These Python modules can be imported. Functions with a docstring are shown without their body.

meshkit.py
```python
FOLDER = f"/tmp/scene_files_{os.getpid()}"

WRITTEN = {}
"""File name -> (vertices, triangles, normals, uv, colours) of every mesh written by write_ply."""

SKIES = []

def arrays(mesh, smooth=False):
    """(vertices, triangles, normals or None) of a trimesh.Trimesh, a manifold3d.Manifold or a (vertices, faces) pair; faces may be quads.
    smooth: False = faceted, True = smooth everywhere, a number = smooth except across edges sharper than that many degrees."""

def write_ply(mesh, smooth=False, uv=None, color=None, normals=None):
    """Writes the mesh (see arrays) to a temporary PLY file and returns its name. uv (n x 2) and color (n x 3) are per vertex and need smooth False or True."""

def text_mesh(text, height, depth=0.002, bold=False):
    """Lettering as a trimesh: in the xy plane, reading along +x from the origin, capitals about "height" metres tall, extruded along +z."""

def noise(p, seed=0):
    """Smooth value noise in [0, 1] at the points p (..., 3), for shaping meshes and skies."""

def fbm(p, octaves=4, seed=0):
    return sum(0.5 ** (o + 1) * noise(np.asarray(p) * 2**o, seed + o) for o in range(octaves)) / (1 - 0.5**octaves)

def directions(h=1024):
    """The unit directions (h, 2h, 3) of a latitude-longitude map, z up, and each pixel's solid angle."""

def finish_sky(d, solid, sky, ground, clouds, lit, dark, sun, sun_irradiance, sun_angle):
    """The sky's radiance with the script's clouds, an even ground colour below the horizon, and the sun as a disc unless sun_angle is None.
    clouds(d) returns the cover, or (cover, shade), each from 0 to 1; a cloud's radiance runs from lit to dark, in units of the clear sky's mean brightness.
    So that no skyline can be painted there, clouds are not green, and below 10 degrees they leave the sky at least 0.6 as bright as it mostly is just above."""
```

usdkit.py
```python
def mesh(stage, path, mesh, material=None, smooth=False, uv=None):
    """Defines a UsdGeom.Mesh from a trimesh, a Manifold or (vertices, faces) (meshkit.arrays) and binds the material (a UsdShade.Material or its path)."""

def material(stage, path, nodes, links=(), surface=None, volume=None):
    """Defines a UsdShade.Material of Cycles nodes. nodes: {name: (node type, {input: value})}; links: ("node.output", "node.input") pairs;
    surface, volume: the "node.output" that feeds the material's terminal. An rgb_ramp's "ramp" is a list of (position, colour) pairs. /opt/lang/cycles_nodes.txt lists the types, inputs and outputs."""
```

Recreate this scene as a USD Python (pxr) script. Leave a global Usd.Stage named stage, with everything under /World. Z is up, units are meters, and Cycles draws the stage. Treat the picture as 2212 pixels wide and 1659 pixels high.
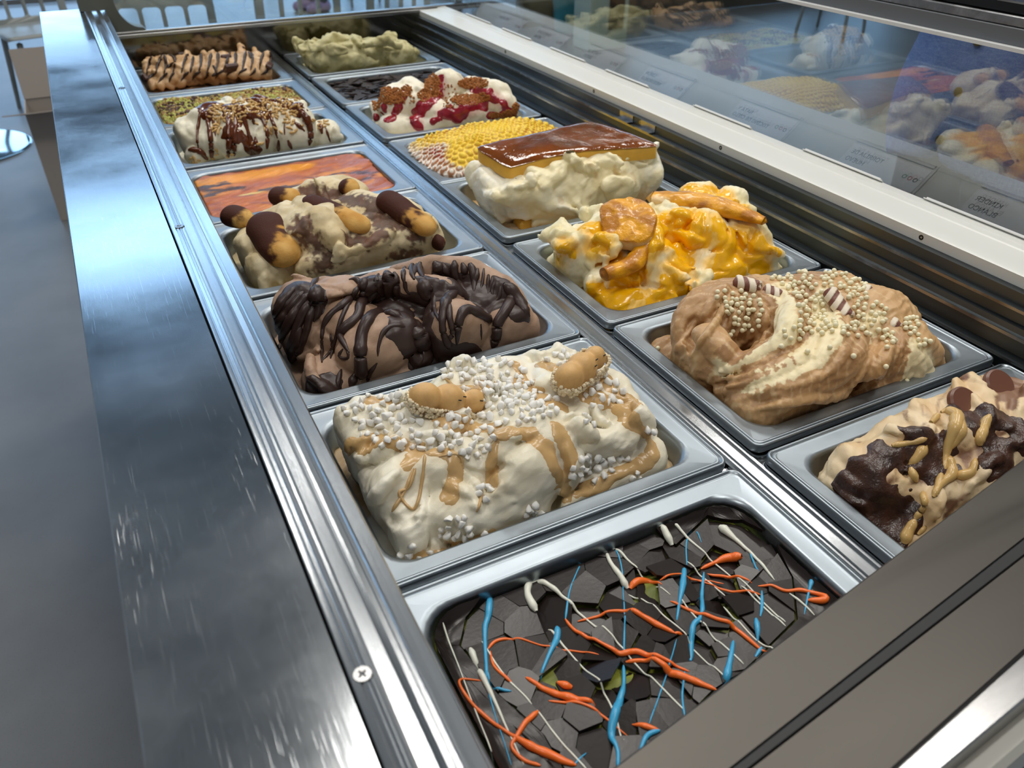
import math, random
import numpy as np, trimesh
import usdkit, meshkit
from scipy.ndimage import map_coordinates
from scipy.spatial import cKDTree
from pxr import Usd, UsdGeom, UsdLux, UsdShade, Gf, Sdf, Vt

stage = Usd.Stage.CreateInMemory()
UsdGeom.SetStageUpAxis(stage, 'Z')
UsdGeom.SetStageMetersPerUnit(stage, 1.0)
UsdGeom.Xform.Define(stage, '/World')
UsdGeom.Scope.Define(stage, '/World/Looks')

# ---------------------------------------------------------------- camera, lights, exposure
ZR = 0.95                                   # the rims of the pans stand 0.95 m above the floor; z below is measured from them
YAW, PITCH, ROLL, FPX = 0.474771257, 0.603847842, 0.0016, 1725.869
CAM = np.array([-0.459521, -1.562738, 0.500715])
_fw = np.array([math.sin(YAW) * math.cos(PITCH), math.cos(YAW) * math.cos(PITCH), -math.sin(PITCH)])
_rt = np.array([math.cos(YAW), -math.sin(YAW), 0.0])
_up = np.cross(_rt, _fw)
_rt, _up = _rt * math.cos(ROLL) + _up * math.sin(ROLL), -_rt * math.sin(ROLL) + _up * math.cos(ROLL)
cam = UsdGeom.Camera.Define(stage, '/World/camera')
cam.CreateHorizontalApertureAttr(36.0)
cam.CreateVerticalApertureAttr(36.0 * 1659 / 2212)
cam.CreateFocalLengthAttr(FPX / 2212 * 36.0)
cam.CreateFocusDistanceAttr(0.86)
cam.CreateFStopAttr(9.0)
cam.CreateClippingRangeAttr(Gf.Vec2f(0.02, 1000.0))
cam.CreateExposureAttr(-1.58)
_m = Gf.Matrix4d(*_rt, 0, *_up, 0, *(-_fw), 0, CAM[0], CAM[1], CAM[2] + ZR, 1)
cam.AddTransformOp().Set(_m)


def rect_light(name, loc, w, h, power, color, rot=(0, 0, 0)):
    l = UsdLux.RectLight.Define(stage, '/World/' + name)
    l.AddTranslateOp().Set(Gf.Vec3d(*loc))
    l.AddRotateXYZOp().Set(Gf.Vec3f(*rot))
    l.CreateWidthAttr(w); l.CreateHeightAttr(h)
    l.CreateIntensityAttr(power); l.CreateColorAttr(Gf.Vec3f(*color))
    return l


dome = UsdLux.DomeLight.Define(stage, '/World/sky')
dome.CreateIntensityAttr(5.0)
dome.CreateColorAttr(Gf.Vec3f(0.42, 0.67, 1.0))
CEIL = 5.6
# ceiling lamps (panels under the ceiling) and the strip lamp under the top rail of the case glass
LAMPS = [(0.40, 1.05), (1.9, 1.5), (-2.3, -1.6), (1.0, -1.9), (3.0, -0.6), (4.4, 2.4), (-2.4, 4.2), (1.2, 4.8)]
for _i, (_x, _y) in enumerate(LAMPS):
    rect_light('ceiling_lamp_light' + ('' if _i == 0 else '_%03d' % _i), (_x, _y, CEIL - 0.075), 0.55, 1.1, 85.0, (1.0, 0.955, 0.89))
rect_light('case_lamp_light', (0.576, -0.30, ZR + 0.2765), 0.008, 2.0, 28.0, (1.0, 0.97, 0.90), rot=(0, 9, 0))


# ---------------------------------------------------------------- helpers
def P(px, py, z):
    """The point at height z (above the pan rims) that a pixel of the 2212 x 1659 picture looks at."""
    d = _fw + _rt * ((px - 1106) / FPX) - _up * ((py - 829.5) / FPX)
    return CAM + d * ((z - CAM[2]) / d[2])


def PY(px, py, y):
    d = _fw + _rt * ((px - 1106) / FPX) - _up * ((py - 829.5) / FPX)
    return CAM + d * ((y - CAM[1]) / d[1])


def PX(px, py, x):
    d = _fw + _rt * ((px - 1106) / FPX) - _up * ((py - 829.5) / FPX)
    return CAM + d * ((x - CAM[0]) / d[0])


def crop(ox, oy, s):
    return lambda *pts: [(ox + x * s, oy + y * s) for x, y in pts]


def lin(h):
    c = np.array([int(h[i:i + 2], 16) for i in (0, 2, 4)]) / 255.0
    return np.where(c <= 0.04045, c / 12.92, ((c + 0.055) / 1.055) ** 2.4)


_names = {}


def numbered(name, parent='/World'):
    k = (parent, name)
    n = _names.get(k, 0); _names[k] = n + 1
    return name if n == 0 else '%s_%03d' % (name, n)


def tag(prim, label=None, cat=None, group=None, kind=None):
    for k, v in (('label', label), ('category', cat), ('group', group), ('kind', kind)):
        if v:
            prim.SetCustomDataByKey(k, v)


class T:
    """A thing: an Xform at its base; parts are added in scene coordinates (z from the pan rims)."""
    def __init__(s, name, label, cat, loc=(0, 0, 0), group=None, kind=None):
        s.path = '/World/' + numbered(name)
        s.loc = np.array([loc[0], loc[1], loc[2] + ZR], float)
        x = UsdGeom.Xform.Define(stage, s.path)
        x.AddTranslateOp().Set(Gf.Vec3d(*s.loc))
        s.prim = x.GetPrim()
        tag(s.prim, label, cat, group, kind)

    def part(s, name, mesh, mat, smooth=30, col=None, label=None, kind=None, under=None):
        return _mesh(s.path if under is None else under, name, mesh, mat, smooth, col, label, None, None, kind, s.loc)


def arr(mesh):
    if isinstance(mesh, trimesh.Trimesh):
        return np.array(mesh.vertices), np.array(mesh.faces)
    v, f, _ = meshkit.arrays(mesh)
    return v, f


def _mesh(parent, name, mesh, mat, smooth, col, label, cat, group, kind, loc):
    path = parent + '/' + numbered(name, parent)
    v, f = arr(mesh)
    v = v + np.array([0, 0, ZR]) - loc
    if col is not None:
        smooth = True
    m = usdkit.mesh(stage, path, (v, f), mat, smooth=smooth)
    if col is not None:
        UsdGeom.PrimvarsAPI(m).CreatePrimvar('col', Sdf.ValueTypeNames.Color3fArray, 'vertex').Set(Vt.Vec3fArray.FromNumpy(np.asarray(col, np.float32)))
    tag(m.GetPrim(), label, cat, group, kind)
    return path


def obj(name, mesh, mat, label, cat, group=None, kind=None, smooth=30, col=None):
    """A thing that is one mesh; its origin is moved to its base."""
    v, f = arr(mesh)
    base = np.array([(v[:, 0].min() + v[:, 0].max()) / 2, (v[:, 1].min() + v[:, 1].max()) / 2, v[:, 2].min() + ZR])
    p = _mesh('/World', name, (v, f), mat, smooth, col, label, cat, group, kind, base)
    UsdGeom.Xformable(stage.GetPrimAtPath(p)).AddTranslateOp().Set(Gf.Vec3d(*base))
    return p


def struct(name, mesh, mat, smooth=30):
    return obj(name, mesh, mat, None, None, kind='structure', smooth=smooth)


def box(x0, x1, y0, y1, z0, z1, b=0.0):
    if b <= 0:
        m = trimesh.creation.box((x1 - x0, y1 - y0, z1 - z0))
        m.apply_translation(((x0 + x1) / 2, (y0 + y1) / 2, (z0 + z1) / 2))
        return m
    c = []
    for x, sx in ((x0, 1), (x1, -1)):
        for y, sy in ((y0, 1), (y1, -1)):
            for z, sz in ((z0, 1), (z1, -1)):
                c += [(x + sx * b, y + sy * b, z), (x + sx * b, y, z + sz * b), (x, y + sy * b, z + sz * b)]
    return trimesh.convex.convex_hull(np.array(c))


def cat_(*ms):
    vs, fs, n = [], [], 0
    for m in ms:
        v, f = arr(m)
        vs.append(v); fs.append(f + n); n += len(v)
    return trimesh.Trimesh(np.vstack(vs), np.vstack(fs), process=False)


def extrude_y(profile, y0, y1, shift=None):
    """A closed (x, z) profile run along y."""
    p = np.asarray(profile, float)
    from shapely.geometry import Polygon
    m = trimesh.creation.extrude_polygon(Polygon(p), y1 - y0, engine='earcut')
    v = np.array(m.vertices)
    m2 = trimesh.Trimesh(np.stack([v[:, 0], y0 + v[:, 2], v[:, 1]], 1), np.array(m.faces)[:, ::-1], process=False)
    return m2


def extrude_x(profile, x0, x1):
    """A closed (y, z) profile run along x."""
    from shapely.geometry import Polygon
    m = trimesh.creation.extrude_polygon(Polygon(np.asarray(profile, float)), x1 - x0, engine='earcut')
    v = np.array(m.vertices)
    return trimesh.Trimesh(np.stack([x0 + v[:, 2], v[:, 0], v[:, 1]], 1), np.array(m.faces), process=False)


def tube(points, radii, sides=8, flat=1.0, up=(0, 0, 1)):
    p = np.asarray(points, float)
    n = len(p)
    r = np.broadcast_to(np.asarray(radii, float), (n,))
    t = np.gradient(p, axis=0); t /= np.linalg.norm(t, axis=1, keepdims=True) + 1e-12
    u = np.asarray(up, float)
    a = np.cross(t, np.where(np.abs(t @ u)[:, None] > 0.95, np.array([1.0, 0.03, 0]), u)); a /= np.linalg.norm(a, axis=1, keepdims=True) + 1e-12
    b = np.cross(a, t)
    ang = np.arange(sides) * 2 * np.pi / sides
    ring = p[:, None] + r[:, None, None] * (np.cos(ang)[None, :, None] * a[:, None] + flat * np.sin(ang)[None, :, None] * b[:, None])
    v = np.vstack([ring.reshape(-1, 3), p[:1] - t[:1] * r[0] * .6, p[-1:] + t[-1:] * r[-1] * .6])
    i, j = np.meshgrid(np.arange(n - 1), np.arange(sides), indexing='ij')
    q = np.stack([i * sides + j, (i + 1) * sides + j, (i + 1) * sides + (j + 1) % sides, i * sides + (j + 1) % sides], -1).reshape(-1, 4)
    k = np.arange(sides)
    f = np.vstack([q[:, [0, 2, 1]], q[:, [0, 3, 2]],
                   np.stack([np.full(sides, n * sides), (k + 1) % sides, k], 1)[:, ::-1],
                   np.stack([np.full(sides, n * sides + 1), (n - 1) * sides + k, (n - 1) * sides + (k + 1) % sides], 1)[:, ::-1]])
    m = trimesh.Trimesh(v, f, process=False)
    if m.volume < 0:
        m.invert()
    return m


def spline(pts, n=8):
    """Catmull-Rom through the points."""
    p = np.asarray(pts, float)
    if len(p) < 3:
        return p[0] + (p[-1] - p[0]) * np.linspace(0, 1, n * 2 + 1)[:, None]
    q = np.vstack([2 * p[0] - p[1], p, 2 * p[-1] - p[-2]])
    out = []
    for i in range(1, len(q) - 2):
        t = np.linspace(0, 1, n, endpoint=False)[:, None]
        a, b, c, d = q[i - 1], q[i], q[i + 1], q[i + 2]
        out.append(0.5 * (2 * b + (c - a) * t + (2 * a - 5 * b + 4 * c - d) * t ** 2 + (3 * b - a - 3 * c + d) * t ** 3))
    out.append(p[-1:])
    return np.vstack(out)


_lat = {}


def nz(p, freq=1.0, seed=0):
    """Smooth lattice noise in [-1, 1]."""
    if seed not in _lat:
        _lat[seed] = np.random.RandomState(1000 + seed).uniform(-1, 1, (24, 24, 24)).astype(np.float32)
    q = (np.asarray(p, np.float32) * freq).reshape(-1, 3)
    i = np.floor(q); t = q - i
    q = i + t * t * (3 - 2 * t)
    return map_coordinates(_lat[seed], q.T, order=1, mode='grid-wrap').reshape(np.shape(p)[:-1])


def fbm(p, freq=1.0, seed=0, oct=3):
    return sum(0.5 ** o * nz(p, freq * 2 ** o, seed + o) for o in range(oct)) / (2 - 0.5 ** (oct - 1))


def sstep(a, b, x):
    t = np.clip((x - a) / (b - a), 0, 1)
    return t * t * (3 - 2 * t)


def mixc(a, b, t):
    return np.asarray(a) * (1 - np.asarray(t)[..., None]) + np.asarray(b) * np.asarray(t)[..., None]


def nets(F, o, h):
    """Surface nets: the zero surface of F (inside negative)."""
    s = F < 0
    nx, ny, nz_ = F.shape
    acc = np.zeros((nx - 1, ny - 1, nz_ - 1, 3), np.float32); cnt = np.zeros((nx - 1, ny - 1, nz_ - 1), np.float32)
    c0 = s[:-1, :-1, :-1]
    mixed = np.zeros(cnt.shape, bool)
    for a in np.ndindex(2, 2, 2):
        mixed |= s[a[0]:nx - 1 + a[0], a[1]:ny - 1 + a[1], a[2]:nz_ - 1 + a[2]] != c0
    cells = np.argwhere(mixed)
    i, j, k = cells.T
    acc = np.zeros((len(cells), 3), np.float32); cnt = np.zeros(len(cells), np.float32)
    for ax in range(3):
        o1, o2 = [x for x in range(3) if x != ax]
        for a in (0, 1):
            for b in (0, 1):
                d0 = np.zeros(3, int); d0[o1] = a; d0[o2] = b
                d1 = d0.copy(); d1[ax] = 1
                f0 = F[i + d0[0], j + d0[1], k + d0[2]]; f1 = F[i + d1[0], j + d1[1], k + d1[2]]
                x = (f0 < 0) != (f1 < 0)
                t = np.where(x, f0 / np.where(x, f0 - f1, 1), 0)
                pt = np.broadcast_to(d0.astype(np.float32), (len(cells), 3)).copy()
                pt[:, ax] = t
                acc += pt * x[:, None]; cnt += x
    v = (cells + acc / np.maximum(cnt, 1)[:, None]) * h + o
    idx = -np.ones(mixed.shape, np.int32); idx[i, j, k] = np.arange(len(cells))
    faces = []
    for ax in range(3):
        o1, o2 = [(1, 2), (2, 0), (0, 1)][ax]
        sl0 = [slice(None)] * 3; sl1 = [slice(None)] * 3
        sl0[ax] = slice(0, -1); sl1[ax] = slice(1, None)
        e = np.argwhere(s[tuple(sl0)] != s[tuple(sl1)])
        lim = np.array([nx - 1, ny - 1, nz_ - 1])
        e = e[(e[:, o1] > 0) & (e[:, o2] > 0) & (e[:, o1] < lim[o1]) & (e[:, o2] < lim[o2])]
        flip = s[tuple(e.T)]
        q = []
        for a, b in ((-1, -1), (0, -1), (0, 0), (-1, 0)):
            g = e.copy(); g[:, o1] += a; g[:, o2] += b
            q.append(idx[g[:, 0], g[:, 1], g[:, 2]])
        q = np.stack(q, 1)
        q = np.where(flip[:, None], q, q[:, ::-1])
        faces.append(q[(q >= 0).all(1)])
    q = np.vstack(faces)
    return v, np.vstack([q[:, [0, 1, 2]], q[:, [0, 2, 3]]])


def smin(a, b, k):
    h = np.maximum(k - np.abs(a - b), 0) / k
    return np.minimum(a, b) - h * h * k * 0.25


def compact(v, f):
    used = np.zeros(len(v), bool); used[f.ravel()] = True
    m = np.cumsum(used) - 1
    return v[used], m[f], used


def vnormals(v, f):
    n = np.zeros_like(v)
    fn = np.cross(v[f[:, 1]] - v[f[:, 0]], v[f[:, 2]] - v[f[:, 0]])
    for k in range(3):
        np.add.at(n, f[:, k], fn)
    return n / (np.linalg.norm(n, axis=1, keepdims=True) + 1e-20)


class Gelato:
    """A heap of ice cream in one pan: a smooth union of spatula lobes over a filled base, as a distance field on a grid."""
    def __init__(s, pan, prims, base=-0.03, h=0.0022, zlo=-0.05, zhi=0.10, k=0.006, warp=0.006, wf=28, seed=0, base_amp=0.004, clip=True, grow=0.02, over=0.25, rs=0.92, pull=0.006, soft=0.022, folds=0, fr=(5, 10), fl=(.03, .07), grooves=0, fdir=None, billow=0.0, bfreq=30, shift=(0, 0, 0)):
        x0, y0, x1, y1 = pan
        s.pan, s.h = pan, h
        o = np.array([x0 - grow * 0, y0 - grow, zlo], np.float32); s.o = o
        n = (int((x1 - x0) / h) + 1, int((y1 - y0 + grow * 1.2) / h) + 1, int((zhi - zlo) / h) + 1)
        X = np.stack(np.meshgrid(*[np.arange(m, dtype=np.float32) * h + o[a] for a, m in enumerate(n)], indexing='ij'), -1)
        W = X + warp * np.stack([nz(X, wf, seed + a) for a in range(3)], -1) + 0.35 * warp * np.stack([nz(X, wf * 2.7, seed + 3 + a) for a in range(3)], -1)
        zz = X[..., 2]
        cx, cy, hx, hy = (x0 + x1) / 2, (y0 + y1) / 2, (x1 - x0) / 2, (y1 - y0) / 2
        inset = 0.0245 - 0.08 * np.minimum(zz, 0)
        rad = 0.03
        qx = np.abs(X[..., 0] - cx) - (hx - inset - rad); qy = np.abs(X[..., 1] - cy) - (hy - inset - rad)
        d2 = np.hypot(np.maximum(qx, 0), np.maximum(qy, 0)) + np.minimum(np.maximum(qx, qy), 0) - rad
        F = np.full(n, 1.0, np.float32)
        for pr in prims:
            kk = pr[-1] if isinstance(pr[-1], float) else k
            if pr[0] == 'E':
                _, c, r, yaw = pr[:4]
                c = P(*c) + np.array(shift)
                r = np.array(r) / 1000.0 * rs
                opt = pr[4] if len(pr) > 4 and isinstance(pr[4], dict) else {}
                R = trimesh.transformations.euler_matrix(math.radians(opt.get('rx', 0)), math.radians(opt.get('ry', 0)), math.radians(yaw), 'sxyz')[:3, :3]
                m = r.max() + 0.025
                lo = np.clip(((c - m - o) / h).astype(int), 0, np.array(n)); hi = np.clip(((c + m - o) / h).astype(int) + 1, 0, np.array(n))
                sl = tuple(slice(a, b) for a, b in zip(lo, hi))
                if min(b - a for a, b in zip(lo, hi)) <= 0:
                    continue
                q = (W[sl] - c.astype(np.float32)) @ R.astype(np.float32)
                a0 = np.linalg.norm(q / r.astype(np.float32), axis=-1); a1 = np.linalg.norm(q / (r ** 2).astype(np.float32), axis=-1)
                d = a0 * (a0 - 1) / np.maximum(a1, 1e-6)
                if 'rip' in opt:
                    amp, wl, ang = opt['rip']
                    ph = (q[..., 0] * math.cos(math.radians(ang)) + q[..., 1] * math.sin(math.radians(ang))) / (wl / 1000) * 2 * np.pi
                    ph = ph + opt.get('curl', 0) * q[..., 2] * 60
                    d = d + amp / 1000 * np.abs(np.sin(ph / 2)) ** 0.7
                F[sl] = smin(F[sl], d, kk)
            elif pr[0] in 'CS':
                pts = np.array([P(*c) for c in pr[1]]) + np.array(shift)
                rr = np.broadcast_to(np.array(pr[2], float) / 1000 * (rs if pr[0] == 'C' else 1), (len(pts),))
                if len(pts) > 2:
                    sp = spline(np.hstack([pts, rr[:, None]]), 4)
                    pts, rr = sp[:, :3], sp[:, 3]
                s._chain(F, W, pts, rr, kk, pr[0] == 'S')
        if clip and prims:
            F = -smin(-F, -(d2 + pull - over * np.maximum(zz - 0.002, 0)), soft).astype(np.float32)
        if base is not None:
            F = smin(F, W[..., 2] - (base + base_amp * nz(X * np.array([1, 1, 0.01], np.float32), 40, seed + 7)), 0.003).astype(np.float32)
        s.F, s.X, s.n = F, X, n
        if billow:
            B = np.abs(nz(W, bfreq, seed + 11)) + 0.5 * np.abs(nz(W, bfreq * 2.1, seed + 12))
            F -= np.float32(billow) * (B - 0.5)
        if folds or grooves:
            s._folds(F, W, folds, grooves, fr, fl, fdir, seed)
        if clip:
            F = np.where(zz < 0.002, np.maximum(F, d2), np.maximum(F, d2 - over * np.maximum(zz - 0.002, 0)))
        s.F = F.astype(np.float32)
        s.X, s.n = X, n

    def _chain(s, F, W, pts, rr, kk, cut):
        """A tapering strand through the points, joined to the field (or cut out of it)."""
        o, h, n = s.o, s.h, W.shape[:3]
        for a, b, ra, rb in zip(pts[:-1], pts[1:], rr[:-1], rr[1:]):
            m = max(ra, rb) + 0.012
            lo = np.clip(((np.minimum(a, b) - m - o) / h).astype(int), 0, n); hi = np.clip(((np.maximum(a, b) + m - o) / h).astype(int) + 1, 0, n)
            sl = tuple(slice(x, y) for x, y in zip(lo, hi))
            if min(y - x for x, y in zip(lo, hi)) <= 0:
                continue
            q = W[sl] - a.astype(np.float32); ab = (b - a).astype(np.float32)
            t = np.clip(q @ ab / max(ab @ ab, 1e-12), 0, 1)
            d = np.linalg.norm(q - t[..., None] * ab, axis=-1) - (ra + (rb - ra) * t)
            F[sl] = -smin(-F[sl], d, kk) if cut else smin(F[sl], d, kk)

    def _folds(s, F, W, nf, ng, fr, fl, fdir, seed):
        """Spatula strokes: short curling folds and grooves that follow the heap's skin."""
        rs = np.random.RandomState(500 + seed)
        x0, y0, x1, y1 = s.pan
        for i in range(nf + ng):
            cut = i >= nf
            p, ok = s.drop([[rs.uniform(x0 + .035, x1 - .035), rs.uniform(y0 + .03, y1 - .045)]])
            if not ok[0] or p[0, 2] < -.024:
                continue
            L = rs.uniform(*fl); r = rs.uniform(*fr) / 1000 * (.55 if cut else 1)
            m = 7; g = s.grad(p)[0]
            dn = np.array([g[0], g[1]]); ang = math.atan2(dn[1], dn[0]) + rs.normal(0, .7)
            if fdir is not None and rs.rand() < .65:
                ang = math.radians(fdir) + rs.normal(0, .35) + (math.pi if rs.rand() < .5 else 0)
            curl = rs.normal(0, 1.3)
            q, pts = p[0].copy(), []
            for j in range(m):
                pts.append(q.copy())
                st = np.array([math.cos(ang), math.sin(ang)]) * L / (m - 1); ang += curl / m
                gn = s.grad(q[None])[0]
                t3 = np.array([st[0], st[1], 0.0]); t3 = t3 - gn * (gn @ t3)
                t3 *= L / (m - 1) / (np.linalg.norm(t3) + 1e-9)
                q = q + t3
                for _ in range(2):
                    gg = s.grad(q[None])[0]; q = q - gg * float(s.at(q[None])[0])
            pts = np.array(pts)
            tt = np.linspace(0, 1, m)
            rad = r * np.clip(np.sin(np.pi * (.12 + .80 * tt)), .25, 1)
            gn = s.grad(pts)
            pts = pts + gn * (rad * (.25 if not cut else .35))[:, None]
            s._chain(F, W, pts, rad, .0028 if not cut else .0022, cut)

    def at(s, p):
        q = ((np.asarray(p) - s.o) / s.h).T
        return map_coordinates(s.F, q, order=1, mode='nearest')

    def grad(s, p):
        e = s.h
        g = np.stack([s.at(p + e * np.eye(3)[a]) - s.at(p - e * np.eye(3)[a]) for a in range(3)], 1)
        return g / (np.linalg.norm(g, axis=1, keepdims=True) + 1e-9)

    def _march(s, org, d, t0, t1, m):
        ts = t0[:, None] + (t1 - t0)[:, None] * np.linspace(0, 1, m)[None]
        p = org[:, None] + d[:, None] * ts[..., None]
        f = s.at(p.reshape(-1, 3)).reshape(len(org), m)
        lo, hi = s.o, s.o + (np.array(s.n) - 1) * s.h
        inside = ((p >= lo) & (p <= hi)).all(-1)
        hit = (f < 0) & inside
        ok = hit.any(1); i = np.maximum(hit.argmax(1), 1)
        r = np.arange(len(org))
        f0, f1 = f[r, i - 1], f[r, i]
        w = np.clip(np.where(f0 > 0, f0 / np.maximum(f0 - f1, 1e-9), 0), 0, 1)
        return p[r, i - 1] + (p[r, i] - p[r, i - 1]) * w[:, None], ok

    def cast(s, pix):
        """Surface points that pixels of the picture look at."""
        pix = np.atleast_2d(np.asarray(pix, float))
        d = _fw + _rt * ((pix[:, :1] - 1106) / FPX) - _up * ((pix[:, 1:2] - 829.5) / FPX)
        zt, zb = s.o[2] + (s.n[2] - 1) * s.h - 1e-4, s.o[2] + 1e-4
        t0 = (zt - CAM[2]) / d[:, 2]; t1 = (zb - CAM[2]) / d[:, 2]
        m = int(np.max(t1 - t0) * np.linalg.norm(d, axis=1).max() / (s.h * 0.7)) + 2
        return s._march(np.broadcast_to(CAM, d.shape), d, t0, t1, m)

    def drop(s, xy):
        """Surface points straight below the given x, y."""
        xy = np.atleast_2d(np.asarray(xy, float))
        d = np.broadcast_to([0, 0, -1.0], (len(xy), 3))
        zt = s.o[2] + (s.n[2] - 1) * s.h - 1e-4
        org = np.column_stack([xy, np.full(len(xy), zt)])
        return s._march(org, d, np.zeros(len(xy)), np.full(len(xy), (s.n[2] - 1) * s.h - 2e-4), int(s.n[2] / 0.7))

    def stroke(s, pix, step=5.0):
        """A pixel polyline laid on the surface; pieces where it misses or jumps are split."""
        sp = spline(pix, 10)
        L = np.r_[0, np.cumsum(np.linalg.norm(np.diff(sp, axis=0), axis=1))]
        u = np.linspace(0, L[-1], max(int(L[-1] / step), 3))
        sp = np.stack([np.interp(u, L, sp[:, a]) for a in (0, 1)], 1)
        p, ok = s.cast(sp)
        return [(p[ok], (u / L[-1])[ok])] if ok.sum() > 1 else []

    def mesh(s, zcut=None, streak=0.0004, sdir=(1, 0.4, 0.2), sfreq=420, seed=50, F=None, smooth=1, ridge=0.0011):
        v, f = nets(s.F if F is None else F, s.o, s.h)
        if zcut is not None:
            keep = (v[f][:, :, 2] > zcut).any(1)
            v, f, _ = compact(v, f[keep])
        n = vnormals(v, f)
        if streak and ridge:
            d = np.array(sdir, float); d /= np.linalg.norm(d)
            w = v + .012 * np.stack([nz(v, 26, seed + 5), nz(v, 26, seed + 6), nz(v, 26, seed + 7)], -1)
            q = w - (w @ d)[:, None] * d * 0.80
            zone = np.clip(.55 + .9 * nz(v, 22, seed + 8), 0, 1)
            v = v + n * (ridge * zone * (.45 - np.abs(nz(q, 115, seed + 3)) - .4 * np.abs(nz(q, 250, seed + 4))))[:, None]
            n = vnormals(v, f)
        if streak:
            d = np.array(sdir, float); d /= np.linalg.norm(d)
            q = v - (v @ d)[:, None] * d * 0.86
            v = v + n * (streak * (nz(q, sfreq, seed) + 0.6 * nz(q, sfreq * 0.45, seed + 1)))[:, None]
            n = vnormals(v, f)
        return v, f, n

    def coat(s, pts, rad, thick=0.0022, noise=0.35, nf=90, seed=70):
        """A sauce lying on the heap round the given surface points: the field raised where it lies."""
        tree = cKDTree(pts)
        near = np.abs(s.F) < 0.02
        X = s.X[near]
        d, i = tree.query(X, distance_upper_bound=np.max(rad) * 3 + 0.01)
        r = np.broadcast_to(np.asarray(rad, float), (len(pts),))
        ri = r[np.minimum(i, len(pts) - 1)]
        m = np.clip((1 - d / ri) + noise * nz(X, nf, seed), -1, 1)
        m = np.where(np.isfinite(d), m, -1)
        F2 = np.full(s.F.shape, 1.0, np.float32)
        F2[near] = s.F[near] - thick * np.sign(m) * np.abs(m) ** 0.5
        F2[~near & (s.F < 0)] = -1
        v, f = nets(F2, s.o, s.h)
        dd, ii = tree.query(v)
        keep = ((1 - dd / r[ii]) + noise * nz(v, nf, seed))
        kf = (keep[f] > -0.12).any(1)
        if not kf.any():
            return None
        v, f, _ = compact(v, f[kf])
        return v, f


def merge_vf(lst):
    vs, fs, n = [], [], 0
    for v, f in lst:
        vs.append(v); fs.append(f + n); n += len(v)
    return np.vstack(vs), np.vstack(fs)


def drizzle(g, lines, r, sides=7, flat=0.7, lift=0.35, taper=True, rnd=None, wob=0.25, step=5.0, maxjump=0.03):
    """Strands lying on a heap along pixel polylines; r is a radius or (radius, radius, ...) along the strand, in mm."""
    out = []
    rnd = rnd or random.Random(5)
    for ln in lines:
        rr = r
        if isinstance(ln, tuple) and len(ln) == 2 and isinstance(ln[0], list):
            ln, rr = ln
        for p, u in g.stroke(ln, step):
            cut = np.where(np.linalg.norm(np.diff(p, axis=0), axis=1) > maxjump)[0] + 1
            for pp, uu in zip(np.split(p, cut), np.split(u, cut)):
                if len(pp) < 3:
                    continue
                q = pp.copy()
                for _ in range(2):
                    q[1:-1] = 0.25 * q[:-2] + 0.5 * q[1:-1] + 0.25 * q[2:]
                R = np.interp(uu, np.linspace(0, 1, np.size(rr)) if np.size(rr) > 1 else [0, 1], np.atleast_1d(rr) if np.size(rr) > 1 else [rr, rr]) / 1000
                R = R * (1 + wob * nz(q, 160, 91))
                if taper:
                    e = np.minimum(np.arange(len(q)), np.arange(len(q))[::-1])
                    R = R * np.clip(0.45 + 0.3 * e, 0, 1)
                n = g.grad(q)
                out.append(arr(tube(q + n * (R * lift)[:, None], R, sides, 1.0)))
    return merge_vf(out) if out else None


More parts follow.
